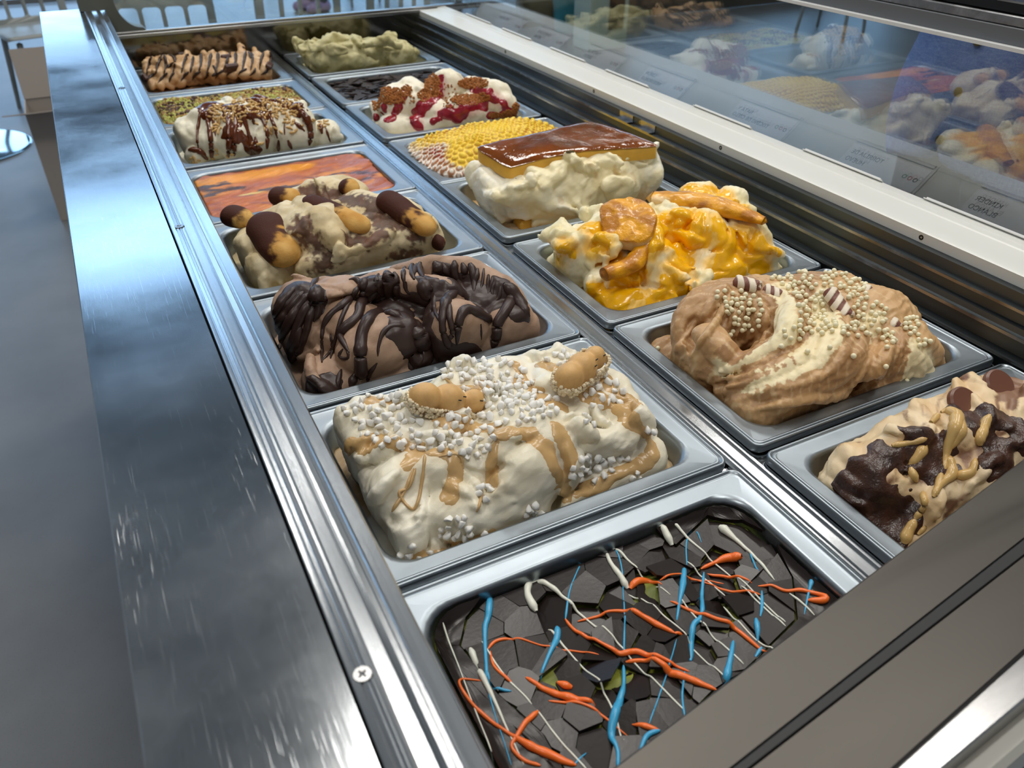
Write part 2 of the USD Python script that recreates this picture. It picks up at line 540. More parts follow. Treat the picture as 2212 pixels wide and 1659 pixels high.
# ---------------------------------------------------------------- materials
def M(name, nodes, links=(), surface='p.BSDF'):
    return usdkit.material(stage, '/World/Looks/' + name, nodes, links, surface=surface)


def plain(name, c, rough=0.5, metal=0.0, **kw):
    return M(name, {'p': ('principled_bsdf', dict(base_color=lin(c) if isinstance(c, str) else c, roughness=rough, metallic=metal, **kw))})


def steel(name, c, rough, scale=(14, 3, 14), bump=0.08, var=0.16, fine=90):
    """Brushed steel: grain stretched along one axis, clouded gloss."""
    return M(name, {
        'g': ('texture_coordinate', {}), 'm': ('mapping', {'scale': tuple(s * fine / 10 for s in scale)}), 'm2': ('mapping', {'scale': scale}),
        'n': ('noise_texture', {'scale': 10.0, 'detail': 3.0}), 'n2': ('noise_texture', {'scale': 1.0, 'detail': 4.0}),
        'r': ('map_range', {'from_min': 0.3, 'from_max': 0.7, 'to_min': rough * (1 - var), 'to_max': rough * (1 + var)}),
        'c': ('rgb_ramp', {'ramp': [(0.25, tuple(lin(c) * 0.86)), (0.75, tuple(lin(c) * 1.08))]}),
        'b': ('bump', {'strength': bump, 'distance': 0.0006}),
        'p': ('principled_bsdf', {'metallic': 1.0})},
        [('g.object', 'm.vector'), ('g.object', 'm2.vector'), ('m.vector', 'n.vector'), ('m2.vector', 'n2.vector'), ('n2.fac', 'r.value'), ('r.result', 'p.roughness'),
         ('n2.fac', 'c.fac'), ('c.color', 'p.base_color'), ('n.fac', 'b.height'), ('b.normal', 'p.normal')])


def counter_steel():
    """The worn steel top: brushed along its length with crossing hair scratches that catch light."""
    nodes = {'g': ('geometry', {}), 'm': ('mapping', {'scale': (420, 9, 9)}), 'n': ('noise_texture', {'scale': 1.0, 'detail': 2.0}),
             'cl': ('noise_texture', {'scale': 7.0, 'detail': 5.0, 'roughness': 0.6}),
             'r': ('map_range', {'from_min': 0.3, 'from_max': 0.7, 'to_min': 0.11, 'to_max': 0.20}),
             'c': ('rgb_ramp', {'ramp': [(0.3, tuple(lin('9da1a4'))), (0.7, tuple(lin('b4b8bb')))]}),
             'b': ('bump', {'strength': 0.05, 'distance': 0.0004}), 'b2': ('bump', {'strength': 0.10, 'distance': 0.0002}),
             'p': ('principled_bsdf', {'metallic': 1.0})}
    links = [('g.position', 'm.vector'), ('m.vector', 'n.vector'), ('g.position', 'cl.vector'), ('cl.fac', 'r.value'), ('r.result', 'p.roughness'),
             ('n.fac', 'b.height'), ('b.normal', 'b2.normal'), ('b2.normal', 'p.normal')]
    prev = None
    for i, (ang, sx, sy, thr) in enumerate([(14, 1500, 16, .745), (-24, 1700, 22, .75), (52, 1600, 24, .75), (-62, 1500, 22, .75), (4, 1300, 12, .745)]):
        nodes['sm%d' % i] = ('mapping', {'rotation': (0, 0, math.radians(ang)), 'location': (i * 3.1, i * 1.7, 0), 'scale': (sx, sy, 1)})
        nodes['sn%d' % i] = ('noise_texture', {'scale': 1.0, 'detail': 1.0})
        nodes['st%d' % i] = ('map_range', {'from_min': thr - .03, 'from_max': thr + .04, 'to_min': 0.0, 'to_max': 1.0, 'clamp': True})
        links += [('g.position', 'sm%d.vector' % i), ('sm%d.vector' % i, 'sn%d.vector' % i), ('sn%d.fac' % i, 'st%d.value' % i)]
        if prev is None:
            prev = 'st%d.result' % i
        else:
            nodes['sa%d' % i] = ('math', {'math_type': 'maximum'})
            links += [(prev, 'sa%d.value1' % i), ('st%d.result' % i, 'sa%d.value2' % i)]
            prev = 'sa%d.value' % i
    nodes['mx'] = ('mix', {'mix_type': 'mix', 'color2': tuple(lin('c4c7c9'))})
    links += [('cl.fac', 'c.fac'), ('c.color', 'mx.color1'), (prev, 'mx.fac'), ('mx.color', 'p.base_color'), (prev, 'b2.height')]
    return M('worn_counter_steel', nodes, links)


def glass_mat(name, f0=0.12, gain=0.9, tint=(0.93, 0.97, 0.97), gcol=(1, 1, 1)):
    """A pane: mirror share rises with the angle (Schlick), the rest passes straight through."""
    return M(name, {
        'l': ('layer_weight', {'blend': 0.5}), 'pw': ('math', {'math_type': 'power', 'value2': 4.0}), 'mu': ('math', {'math_type': 'multiply_add', 'value2': gain, 'value3': f0, 'use_clamp': True}),
        't': ('transparent_bsdf', {'color': tint}), 'gl': ('glossy_bsdf', {'color': gcol, 'roughness': 0.0}), 'mx': ('mix_closure', {})},
        [('l.facing', 'pw.value1'), ('pw.value', 'mu.value1'), ('mu.value', 'mx.fac'), ('t.BSDF', 'mx.closure1'), ('gl.BSDF', 'mx.closure2')], surface='mx.closure')


def food(name, rough=0.42, sss=0.12, scale=(0.9, 0.7, 0.45), bump=0.25, bscale=900, coat=0.0, spec=0.45, dist=0.0006, tint=None, crough=0.12, vary=0.0, vscale=60):
    """Food: the colour of the mesh's own attribute, fine relief, a little light passing under the skin."""
    nodes = {'a': ('attribute', {'attribute': 'col'}), 'g': ('geometry', {}),
             'n': ('noise_texture', {'scale': float(bscale), 'detail': 3.0, 'roughness': 0.6}), 'b': ('bump', {'strength': bump, 'distance': dist}),
             'p': ('principled_bsdf', {'roughness': rough, 'subsurface_weight': sss, 'subsurface_scale': 0.004, 'subsurface_radius': scale, 'coat_weight': coat, 'coat_roughness': crough, 'specular_ior_level': spec})}
    links = [('g.position', 'n.vector'), ('n.fac', 'b.height'), ('b.normal', 'p.normal')]
    if tint is not None:
        nodes['c'] = ('mix_color', {'fac': 0.0}); nodes['p'][1]['base_color'] = tuple(lin(tint))
        if vary:
            nodes['v'] = ('noise_texture', {'scale': float(vscale), 'detail': 3.0}); nodes['rp'] = ('rgb_ramp', {'ramp': [(0.3, tuple(lin(tint) * (1 - vary))), (0.7, tuple(np.minimum(lin(tint) * (1 + vary), 1)))]})
            links += [('g.position', 'v.vector'), ('v.fac', 'rp.fac'), ('rp.color', 'p.base_color')]
            del nodes['p'][1]['base_color']
        del nodes['a'], nodes['c']
    else:
        links.append(('a.color', 'p.base_color'))
    return M(name, nodes, links)


S_counter = counter_steel()
S_rail = steel('extruded_aluminium', 'c4c8cb', 0.22, scale=(60, .6, 60), bump=0.06)
S_pan = steel('pan_steel', '949da4', 0.40, scale=(9, 9, 9), bump=0.03, fine=30)
S_chan = steel('channel_steel', '5c6265', 0.36, scale=(8, 2, 8), bump=0.05)
S_dark = steel('dark_well_steel', '4a4b4b', 0.35)
S_mirror = steel('rear_panel_steel', '77746f', 0.09, scale=(20, 20, 2), bump=0.02, var=0.3)
S_frame = steel('frame_steel', 'a8a8a8', 0.24, scale=(3, 40, 40), bump=0.05)
S_beam = steel('beam_steel', '55524e', 0.42, scale=(1.5, 30, 30), bump=0.07)
P_ledge = plain('ledge_white', 'dcdcd6', 0.35)
P_black = plain('black_rubber', '0b0d0f', 0.55)
P_blackshelf = plain('black_shelf', '101112', 0.25)
P_dscrew = plain('dark_screw', '3a3c3d', 0.35, 1.0)
P_olive = plain('olive_plastic', '5c5f58', 0.5)
P_chair = plain('shaded_white_plastic', '848a89', 0.42)  # white plastic; the backlit shade is put into this grey
P_white = plain('white_plastic', 'e4e4e2', 0.38)
P_card = plain('label_card', 'eeeef0', 0.3)
P_ink = plain('label_ink', '22242a', 0.6)
P_red = plain('label_red', 'c04a42', 0.6)
P_teal = plain('label_green', '3f8f7a', 0.6)
G_front = glass_mat('front_glass_pane', 0.17, 0.75, tint=(0.80, 0.85, 0.86))
G_end = glass_mat('end_glass_pane', 0.05, 0.8)
G_win = glass_mat('window_pane', 0.04, 0.8, tint=(0.97, 0.99, 1.0))
P_wall = plain('painted_wall', 'b4b5b5', 0.7)
P_ceil = plain('painted_ceiling', 'dcdcda', 0.8)
P_frame = plain('window_frame_grey', '6a6d70', 0.4)
P_col = plain('column_green_grey', 'a3b3ab', 0.5)
P_kick = plain('kick_plate', '4c4a46', 0.4)
P_pave = plain('pavement_stone', '6f7375', 0.8)
P_out = plain('street_front', '6d7276', 0.8)
P_floor = M('floor_tile', {'g': ('geometry', {}), 'n': ('noise_texture', {'scale': 2.2, 'detail': 6.0, 'roughness': 0.62}), 'n2': ('noise_texture', {'scale': 260.0, 'detail': 2.0}),
            'c': ('rgb_ramp', {'ramp': [(0.3, tuple(lin('5b5e61'))), (0.7, tuple(lin('6b6e71')))]}), 'c2': ('rgb_ramp', {'ramp': [(0.28, (.7, .7, .7)), (0.42, (1, 1, 1))]}),
            'mx': ('mix', {'mix_type': 'multiply', 'fac': 0.5}), 'p': ('principled_bsdf', {'roughness': 0.42, 'specular_ior_level': 0.35})},
            [('g.position', 'n.vector'), ('g.position', 'n2.vector'), ('n.fac', 'c.fac'), ('n2.fac', 'c2.fac'), ('c.color', 'mx.color1'), ('c2.color', 'mx.color2'), ('mx.color', 'p.base_color')])

# ---------------------------------------------------------------- the room
FZ = -ZR
CE = CEIL - ZR
X0, X1, Y0, Y1, XP, YP = -4.5, 8.0, -4.5, 8.6, 3.15, 5.25
struct('floor', cat_(box(X0, X1, Y0, YP, FZ - .08, FZ), box(X0, XP, YP, Y1, FZ - .08, FZ)), P_floor)
struct('ceiling', cat_(box(X0, X1, Y0, YP, CE, CE + .1), box(X0, XP, YP, Y1, CE, CE + .1)), P_ceil)
struct('wall_left', box(X0 - .15, X0, Y0, Y1, FZ, CE), P_wall)
struct('wall_right', box(X1, X1 + .15, Y0, YP, FZ, CE), P_wall)
struct('wall_front', box(X0, X1, Y0 - .15, Y0, FZ, CE), P_wall)
struct('wall_back', cat_(box(X0, XP, Y1, Y1 + .2, FZ + 3.1, FZ + 4.25), box(X0, XP, Y1, Y1 + .2, FZ + 5.5, CE), box(X0, X0 + .3, Y1, Y1 + .2, FZ, CE)), plain('dark_lintel', '4a5560', 0.6))
struct('pavement', box(-30, 40, YP - .02, 40, FZ - .2, FZ - .085), P_pave)
obj('street_facade', cat_(box(-30, 40, 24, 25, FZ, FZ + 2.4)), P_out, 'pale street front on the far side of the pavement', 'building')

obj('added_street_canopy', box(X0 - 1, XP - .2, Y1 + .25, Y1 + 3.6, FZ + 3.2, FZ + 3.32), P_out, 'unseen canopy added to block sky light at the street windows', 'canopy')  # unseen slab, added to keep sky light off the street-level windows
obj('added_porch_roof', box(XP + .1, 10.0, YP + .2, 12.0, FZ + 3.25, FZ + 3.4), P_out, 'unseen roof slab added to block sky light at the corner windows', 'roof')  # added out of view to dim the sky at the corner windows


def window(n, x0, x1, y, z0, z1, cols, th=0.06, axis='x', fr=0.05, kick=0.0):
    """A glazed opening: frame, mullions and panes."""
    w = T('window_%d' % n, None, None, ((x0 + x1) / 2, y, z0) if axis == 'x' else (y, (x0 + x1) / 2, z0), kind='structure')
    def bx(a, b, c, d, t=th):
        return box(a, b, y - t / 2, y + t / 2, c, d) if axis == 'x' else box(y - t / 2, y + t / 2, a, b, c, d)
    if kick:
        w.part('kick_panel', bx(x0, x1, z0, z0 + kick, th * 1.1), P_kick)
    w.part('window_frame', cat_(bx(x0, x1, z0 + kick, z0 + kick + fr), bx(x0, x1, z1 - fr, z1), bx(x0, x0 + fr, z0 + kick, z1), bx(x1 - fr, x1, z0 + kick, z1)), P_frame)
    xs = np.linspace(x0, x1, cols + 1)
    for a in xs[1:-1]:
        w.part('mullion', bx(a - fr / 2, a + fr / 2, z0 + kick + fr, z1 - fr), P_frame)
    for a, b in zip(xs[:-1], xs[1:]):
        w.part('pane', bx(a + fr / 2, b - fr / 2, z0 + kick + fr, z1 - fr, 0.008), G_win)


window(1, X0 + .3, XP, Y1 + .1, FZ, FZ + 3.1, 5, kick=0.0)
window(2, X0 + .3, XP, Y1 + .1, FZ + 4.25, FZ + 5.5, 5)
window(3, XP, X1, YP + .05, FZ, FZ + 3.0, 4, kick=0.22)
window(4, YP + .1, Y1, XP + .03, FZ, FZ + 3.0, 3, axis='y', kick=0.1)
struct('wall_right_001', cat_(box(XP, X1, YP, YP + .15, FZ + 3.0, CE), box(XP, XP + .15, YP, Y1 + .2, FZ + 3.0, CE)), P_wall)
col = T('column', 'square green-grey column in front of the corner windows', 'column', (3.37, 4.32, FZ))
col.part('shaft', box(3.19, 3.55, 4.20, 4.46, FZ, CE, .01), P_col)
col.part('socket_box', box(3.36, 3.50, 4.185, 4.21, FZ + .16, FZ + .42, .006), P_black)
for i, (x, y) in enumerate(LAMPS):
    l = T('ceiling_lamp', ['flat ceiling lamp panel over the far end of the counter', 'flat ceiling lamp panel over the customer side', 'flat ceiling lamp panel behind the counter near the left wall', 'flat ceiling lamp panel nearest the front wall',
          'flat ceiling lamp panel to the right of the case', 'flat ceiling lamp panel nearest the right wall', 'flat ceiling lamp panel over the chairs by the left wall', 'flat ceiling lamp panel nearest the street windows'][i], 'lamp', (x, y, CE - .07))
    l.part('lamp_housing', cat_(box(x - .32, x + .32, y - .6, y + .6, CE - .05, CE), box(x - .32, x - .285, y - .6, y + .6, CE - .08, CE - .05), box(x + .285, x + .32, y - .6, y + .6, CE - .08, CE - .05),
                                box(x - .285, x + .285, y - .6, y - .56, CE - .08, CE - .05), box(x - .285, x + .285, y + .56, y + .6, CE - .08, CE - .05)), P_white)

# ---------------------------------------------------------------- the display case
LN = {1: .512, 2: .236, 3: -.036, 4: -.3155, 5: -.5855, 6: -.860, 7: -1.1316, 8: -1.404}
RN = {1: .519, 2: .235, 3: -.039, 4: -.3205, 5: -.571, 6: -.8555, 7: -1.1265, 8: -1.400}
PD = .2655
YA, YB = -1.395, .79
case = T('display_case', 'long steel ice cream display case with a brushed counter top and slanted price ledge', 'display case', (0, -.3, FZ))
case.part('body', cat_(box(-.500, .60, YA, YB + .03, FZ + .12, -.17), box(-.500, -.385, YA, YB + .03, -.17, .12), box(.47, .60, YA, YB + .03, -.17, .015)), S_chan)
case.part('plinth', box(-.44, .54, YA + .05, YB - .03, FZ, FZ + .12), P_black)
case.part('counter_top', cat_(extrude_y([(-.5185, .118), (-.5165, .118), (-.5165, .138), (-.420, .138), (-.420, .140), (-.5175, .140), (-.5185, .139)], -1.452, .845)), S_counter)
RX = lambda r: -.46 + r * .36
prof = [(RX(.1135), .120), (RX(.243), .120), (RX(.243), .1345), (RX(.239), .1365), (RX(.213), .1345), (RX(.210), .1405), (RX(.206), .1415), (RX(.200), .1413), (RX(.1985), .1405), (RX(.190), .1412), (RX(.185), .1405), (RX(.184), .1335),
        (RX(.157), .1335), (RX(.156), .1405), (RX(.151), .1414), (RX(.146), .1410), (RX(.144), .1418), (RX(.139), .1410), (RX(.136), .1418), (RX(.130), .1410), (RX(.127), .1417), (RX(.119), .1412), (RX(.1165), .1405), (RX(.115), .138)]
case.part('sliding_rail', extrude_y(prof, -1.452, .83), S_rail)
case.part('inner_wall', box(-.376, -.3725, YA, YB, -.16, .121), S_dark)


def screw(x, y, z, r, normal='z', name='screw', dark=False):
    """A countersunk cross-head screw."""
    a = np.linspace(0, 2 * np.pi, 25)[:-1]
    from shapely.geometry import Polygon, box as sbox
    disc = Polygon(np.stack([np.cos(a) * r, np.sin(a) * r], 1))
    cross = sbox(-r * .55, -r * .14, r * .55, r * .14).union(sbox(-r * .14, -r * .55, r * .14, r * .55))
    head = trimesh.creation.extrude_polygon(disc.difference(cross), r * .25, engine='earcut')
    base = trimesh.creation.extrude_polygon(disc, r * .05, engine='earcut')
    ring = trimesh.creation.annulus(r * 1.02, r * 1.2, r * .12, sections=28)
    R = trimesh.transformations.rotation_matrix(0.5, (0, 0, 1))
    if normal == '-x':
        R = trimesh.transformations.rotation_matrix(-np.pi / 2, (0, 1, 0)) @ R
    out = []
    for m in (head, base, ring):
        m.apply_transform(R); m.apply_translation((x, y, z)); out.append(m)
    p = case.part(name, cat_(out[0]), P_dscrew if dark else S_frame)
    case.part('screw_slot', cat_(out[1]), P_black, under=p)
    case.part('screw_rim', cat_(out[2]), P_black, under=p)


for px, py in ((783, 1458), (387, 490), (263, 190)):
    q = P(px, py, .141); screw(q[0], q[1], .1409, .0048)
# front channel, in steps up to the ledge
CH = [(.404, -.012), (.404, -.002), (.4015, .000), (.4020, .003), (.416, .004), (.418, .020), (.414, .0225), (.4140, .0260), (.4185, .027), (.420, .0335), (.427, .0345), (.428, .046), (.4245, .0485), (.4250, .0515), (.4335, .052), (.4345, .0655), (.4455, .0662), (.4462, .0795)]
case.part('front_channel', extrude_y(CH + [(.47, .0795), (.47, -.17), (.430, -.17), (.408, -.16)], YA, YB), S_chan)
for y0, y1, r in ((YA, YB, .0012),):
    case.part('channel_lip', cat_(box(.4128, .4150, y0, y1, .0222, .0262), box(.4234, .4256, y0, y1, .0482, .0517)), S_frame)
LEDGE = [(.4448, .0795), (.4490, .0812), (.500, .0822), (.5020, .0835), (.512, .0838), (.5135, .0850), (.5275, .0852), (.5285, .0835), (.583, .038), (.583, .020), (.4448, .020)]
case.part('price_ledge', extrude_y(LEDGE, YA + .02, YB), P_ledge)
for px, py in ((1284, 198), (1093, 113), (1558, 319.5), (1993, 508)):
    q = PX(px, py, .4462); screw(.4453, q[1], .0728, .0034, '-x', dark=True)
q = PX(1375, 262, .432)
for dy in (-.035, .035):
    case.part('bracket', cat_(box(.420, .4345, q[1] + dy - .022, q[1] + dy + .022, .053, .0545), box(.4325, .4345, q[1] + dy - .022, q[1] + dy + .022, .053, .0655)), S_frame)
for dy in (-.010,):
    screw(.4340, q[1] + dy, .060, .0035, '-x', name='bolt')
case.part('front_glass', box(.585, .591, -1.36, YB + .03, .028, .280), G_front)
case.part('top_rail', cat_(box(.5795, .600, -1.40, YB + .05, .279, .303, .001)), P_frame)
case.part('top_trim', cat_(box(.5815, .604, -1.40, YB + .05, .303, .3155, .0015)), S_frame)
case.part('top_shelf', box(.588, .80, -1.40, YB + .05, .3155, .330, .002), P_blackshelf)
case.part('case_lamp', extrude_y([(.569, .2785), (.5795, .2785), (.5795, .283), (.569, .283)], -1.33, .72), P_white)
case.part('corner_post', box(.575, .60, YB + .03, YB + .055, .02, .303, .002), S_frame)
case.part('shelf_bracket', cat_(box(.60, .79, YB - .03, YB - .015, .285, .3155), box(.60, .615, YB - .03, YB - .015, -.1, .3155)), P_frame)
case.part('shelf_bracket', cat_(box(.60, .79, -1.30, -1.285, .285, .3155), box(.60, .615, -1.30, -1.285, -.1, .3155)), P_frame)
# rear wall, its frame, gusset and glass
case.part('rear_panel', box(-.3725, .4450, YB - .004, YB + .004, -.17, .074), S_mirror)
case.part('rear_frame', cat_(box(-.3725, .60, YB - .009, YB + .012, .074, .0835, .0018), box(-.3725, .60, YB - .002, YB + .020, .0835, .089, .0015)), S_frame)
ga = np.linspace(0, np.pi / 2, 10)
gus = [(-.3725, .088), (-.290, .088), (-.296, .0945)] + [(-.298 - .052 * math.sin(t) ** 1.0, .0955 + .068 * (1 - math.cos(t))) for t in ga[1:]] + [(-.352, .20), (-.43, .20), (-.43, .141), (-.3725, .141)]
case.part('side_gusset', extrude_y([(x, z) for x, z in gus], YB + .006, YB + .050), P_olive)
case.part('end_glass', box(-.352, .588, YB + .010, YB + .016, .089, .34), G_end)
# well, dividers between the pans
case.part('well', cat_(box(-.375, .43, YA, YB, -.17, -.165), box(-.375, .40, YA - .02, YA, -.17, -.02)), S_dark)
case.part('divider_rail', cat_(box(.0035, .0335, YA, YB, -.03, -.0085, .001), box(.0065, .0085, YA, YB, -.0088, -.0055), box(.0125, .0145, YA, YB, -.0088, -.0065), box(.0270, .0290, YA, YB, -.0088, -.0060)), S_rail)
for i in range(2, 9):
    ya, yb = LN[i] + PD, LN[i - 1]
    case.part('cross_bar', box(-.372, .003, (ya + yb) / 2 - .010, (ya + yb) / 2 + .010, -.03, -.0125, .001), S_rail)
    ya, yb = RN[i] + PD, RN[i - 1]
    case.part('cross_bar', box(.034, .404, (ya + yb) / 2 - .010, (ya + yb) / 2 + .010, -.03, -.0155, .001), S_rail)

# near end: the joint to the next case module
def beamline(pa, pb, z):
    a, b = P(*pa, z), P(*pb, z)
    return a[:2], b[:2]


def on_line(a, b, x):
    return a[1] + (b[1] - a[1]) * (x - a[0]) / (b[0] - a[0])


eA, eB, eC, eD, eE = [beamline(a, b, .085) for a, b in (((1400, 1601), (2212, 990)), ((1583, 1659), (2212, 1165)), ((1617, 1659), (2212, 1198)), ((1932, 1659), (2212, 1407)), ((2020, 1659), (2212, 1502)))]


def slab(e0, e1, x0, x1, z0, z1, b=.002):
    c = []
    for e, s in ((e0, -1), (e1, 1)):
        for x in (x0, x1):
            y = on_line(*e, x)
            c += [(x, y, z0), (x, y, z1 - b), (x, y + s * b, z1)]
    return trimesh.convex.convex_hull(np.array(c))


XA, XB = -.372, .58
case.part('end_beam', slab(eA, eB, XA, XB, .040, .085, .0012), S_beam, label='brushed steel end beam at the joint')
case.part('joint_gasket', slab(eB, eC, XA, XB, .030, .0853, .0004), P_black, label='black rubber strip in the joint')
nxt = T('next_display_case', 'neighbouring steel case module cut off by the lower right corner', 'display case', (.1, -1.7, FZ))
nxt.part('end_beam', slab(eC, eD, XA, XB, .040, .085, .0012), S_beam)
nxt.part('glass_channel', slab(eD, eE, XA, XB, .040, .0795, .004), S_frame)
eF = (eE[0] - [0, .016], eE[1] - [0, .016])
eG = (eE[0] - [0, .20], eE[1] - [0, .20])
nxt.part('pan_ledge', slab(eE, eF, XA, XB, .02, .060, .004), plain('next_ledge_grey', 'a8a79f', .4))
nxt.part('well', slab(eF, eG, XA, XB, -.15, -.02, .004), S_pan)
nxt.part('body', box(-.50, .58, -2.1, -1.50, FZ + .05, -.16), S_chan)
nxt.part('counter_top', box(-.5185, -.376, -2.1, -1.456, .118, .140, .001), S_counter)

# ---------------------------------------------------------------- pans
def rrect(x0, y0, x1, y1, ins, r, n=6):
    x0, y0, x1, y1 = x0 + ins, y0 + ins, x1 - ins, y1 - ins
    r = max(r, .001)
    pts = []
    for cx, cy, a in ((x1 - r, y1 - r, 0), (x0 + r, y1 - r, 90), (x0 + r, y0 + r, 180), (x1 - r, y0 + r, 270)):
        for t in np.radians(np.linspace(a, a + 90, n)):
            pts.append((cx + r * math.cos(t), cy + r * math.sin(t)))
    return np.array(pts)


def loft(rings):
    n = len(rings[0]); v = np.vstack(rings); f = []
    k = np.arange(n)
    for i in range(len(rings) - 1):
        a, b = i * n + k, i * n + (k + 1) % n
        f += [np.stack([a, b, b + n], 1), np.stack([a, b + n, a + n], 1)]
    return v, np.vstack(f)


def pan_mesh(x0, y0, x1, y1, depth=.115, z=0.0):
    prof = [(.0005, -.0095, .010), (.0000, -.0035, .010), (.0004, -.0006, .010), (.0016, .0004, .009), (.0030, .0002, .008), (.0040, -.0012, .008), (.0046, -.0014, .008), (.0052, -.0004, .008), (.0066, -.0003, .008), (.0078, -.0014, .009), (.0200, -.0016, .024), (.0222, -.0022, .027), (.0240, -.0042, .029), (.0252, -.0075, .030),
            (.034, -depth + .012, .032), (.038, -depth + .003, .034), (.046, -depth, .036)]
    rings = [np.column_stack([rrect(x0, y0, x1, y1, i, r), np.full(24, zz + z)]) for i, zz, r in prof]
    under = [np.column_stack([rrect(x0, y0, x1, y1, i, r), np.full(24, zz + z)]) for i, zz, r in ((.046, -depth - .0012, .036), (.036, -depth + .002, .034), (.0240, -.0085, .029), (.0215, -.0045, .027), (.0017, -.0028, .009), (.0017, -.0095, .009))]
    allr = rings + under
    v, f = loft(allr)
    n = 24
    # floor (both skins) and the skirt's lower edge
    extra = []
    for ring, flip in ((len(rings) - 1, False), (len(rings), True)):
        base = ring * n
        c = len(v); v = np.vstack([v, v[base:base + n].mean(0)])
        k = np.arange(n)
        t = np.stack([base + k, base + (k + 1) % n, np.full(n, c)], 1)
        extra.append(t)
    k = np.arange(n); a = (len(allr) - 1) * n + k; b = (len(allr) - 1) * n + (k + 1) % n
    # the two floors are separate skins: drop the band between them
    band = f.reshape(-1, 3)
    f = np.vstack([band] + extra + [np.stack([a, b, k * 0 + (k + 1) % n], 1), np.stack([a, (k + 1) % n, k], 1)])
    return trimesh.Trimesh(v, f, process=False)


def frame_mesh(x0, y0, x1, y1, z):
    """The lower steel rim that the right-hand pans are set in."""
    prof = [(.000, -.008, .011), (-.0006, -.002, .011), (.0006, .0004, .010), (.0024, .0002, .009), (.0034, -.002, .009), (.006, -.0026, .010), (.006, -.010, .010)]
    rings = [np.column_stack([rrect(x0, y0, x1, y1, i, r), np.full(24, zz + z)]) for i, zz, r in prof]
    return loft(rings + [rings[0]])


PAN = {}
LAB = {'L1': 'farthest steel pan of the left row, under toffee ice cream with chocolate bars', 'L2': 'steel pan of the left row filled level with pistachio crumble', 'L3': 'steel pan of the left row under caramel and pine nut ice cream',
       'L4': 'steel pan of the left row filled with burnt orange cream', 'L5': 'steel pan of the left row under the cocoa ladyfingers', 'L6': 'steel pan of the left row under chocolate ice cream with dark sauce',
       'L7': 'steel pan of the left row under the marshmallow topped cream', 'L8': 'nearest steel pan of the left row, filled with cracked dark chocolate',
       'R1': 'farthest steel pan of the right row, under green pistachio ice cream', 'R2': 'steel pan of the right row filled level with dark chocolate shards', 'R3': 'steel pan of the right row under white ice cream with red berry sauce',
       'R4': 'steel pan of the right row under toasted lemon meringue', 'R5': 'steel pan of the right row under the big caramel flan slab', 'R6': 'steel pan of the right row under yellow ice cream with toasted brioche',
       'R7': 'steel pan of the right row under the swirl with white pearls', 'R8': 'nearest steel pan of the right row, under brownie and caramel ice cream'}
for side, tab, xa in (('L', LN, -.3615), ('R', RN, .0375)):
    for i in range(1, 9):
        y0 = tab[i]; k = side + str(i)
        PAN[k] = (xa, y0, xa + .361, y0 + PD)
        t = T('gelato_pan', LAB[k], 'pan', (xa + .18, y0 + .13, -.115))
        t.part('pan', pan_mesh(*PAN[k]), S_pan, smooth=50)
        if side == 'R' and i >= 3:
            case.part('pan_seat', frame_mesh(xa - .0025, y0 - .0055, xa + .362, y0 + PD - .002, -.0105), S_rail, smooth=50)


# ---------------------------------------------------------------- ice creams
cA, cB, cC, cD, cE = crop(240, 20, .25316), crop(580, 40, .29837), crop(800, 240, .31646), crop(380, 300, .31646), crop(540, 520, .33454)
cF, cG, cH, cI, cJ = crop(660, 740, .42495), crop(1080, 380, .3255), crop(1300, 560, .4123), crop(1600, 780, .2773), crop(860, 1020, .45208)


def e(c, x, y, z, r, yaw=0, **o):
    k = o.pop('k', None)
    t = ('E', (*c((x, y))[0], z), r, yaw, o)
    return t + (k,) if k else t


def cc(c, pts, r, z, kind='C', k=None):
    z = np.broadcast_to(z, (len(pts),))
    t = (kind, [(*q, zz) for q, zz in zip(c(*pts), z)], r)
    return t + (k,) if k else t


F_cream = food('gelato_cream', 0.40, 0.14)
F_matte = food('gelato_matte', 0.55, 0.08, bump=0.35)
F_flat = food('gelato_glazed', 0.22, 0.10, bump=0.25, coat=0.35)
F_choc = food('chocolate_sauce', 0.40, 0.03, tint='33221d', bump=0.12, bscale=500, vary=0.15, spec=0.45)
F_dark = food('dark_chocolate', 0.27, 0.0, tint='1e1715', bump=0.12, bscale=260, vary=0.12, spec=0.30)
F_cara = food('caramel_sauce', 0.25, 0.10, tint='c4a06c', bump=0.05, vary=0.10)
F_amber = food('amber_sauce', 0.14, 0.05, tint='5a2a0e', bump=0.05, vary=0.25, spec=0.6)
F_berry = food('berry_sauce', 0.16, 0.10, tint='8e1226', bump=0.25, bscale=350, vary=0.35, spec=0.6)
F_yolk = food('orange_yolk_sauce', 0.18, 0.15, tint='fcb60c', bump=0.06, vary=0.10, vscale=45, spec=0.5)
F_white = food('white_sugar', 0.5, 0.15, tint='f1efe8', bump=0.1)
F_pearl = food('pearl_coating', 0.25, 0.15, tint='efe6bf', bump=0.03, vary=0.05)
F_ink = {'white': plain('icing_white', 'dfe0d2', 0.3), 'orange': plain('icing_orange', 'f0712a', 0.3), 'blue': plain('icing_blue', '3fa0cc', 0.3)}


def heap(g, name, label, mat, colfn, zcut=-.04, kind_cat='ice cream', streak=.0004, sdir=(1, .4, .2), sfreq=420, **kw):
    x0, y0, x1, y1 = g.pan
    t = T(name, label, kind_cat, ((x0 + x1) / 2, (y0 + y1) / 2, zcut))
    v, f, n = g.mesh(zcut, streak, sdir, sfreq, **kw)
    c = colfn(v, n)
    t.part('ice_cream', (v, f), mat, True, np.clip(c, 0, 1))
    g.v, g.nrm = v, n
    return t


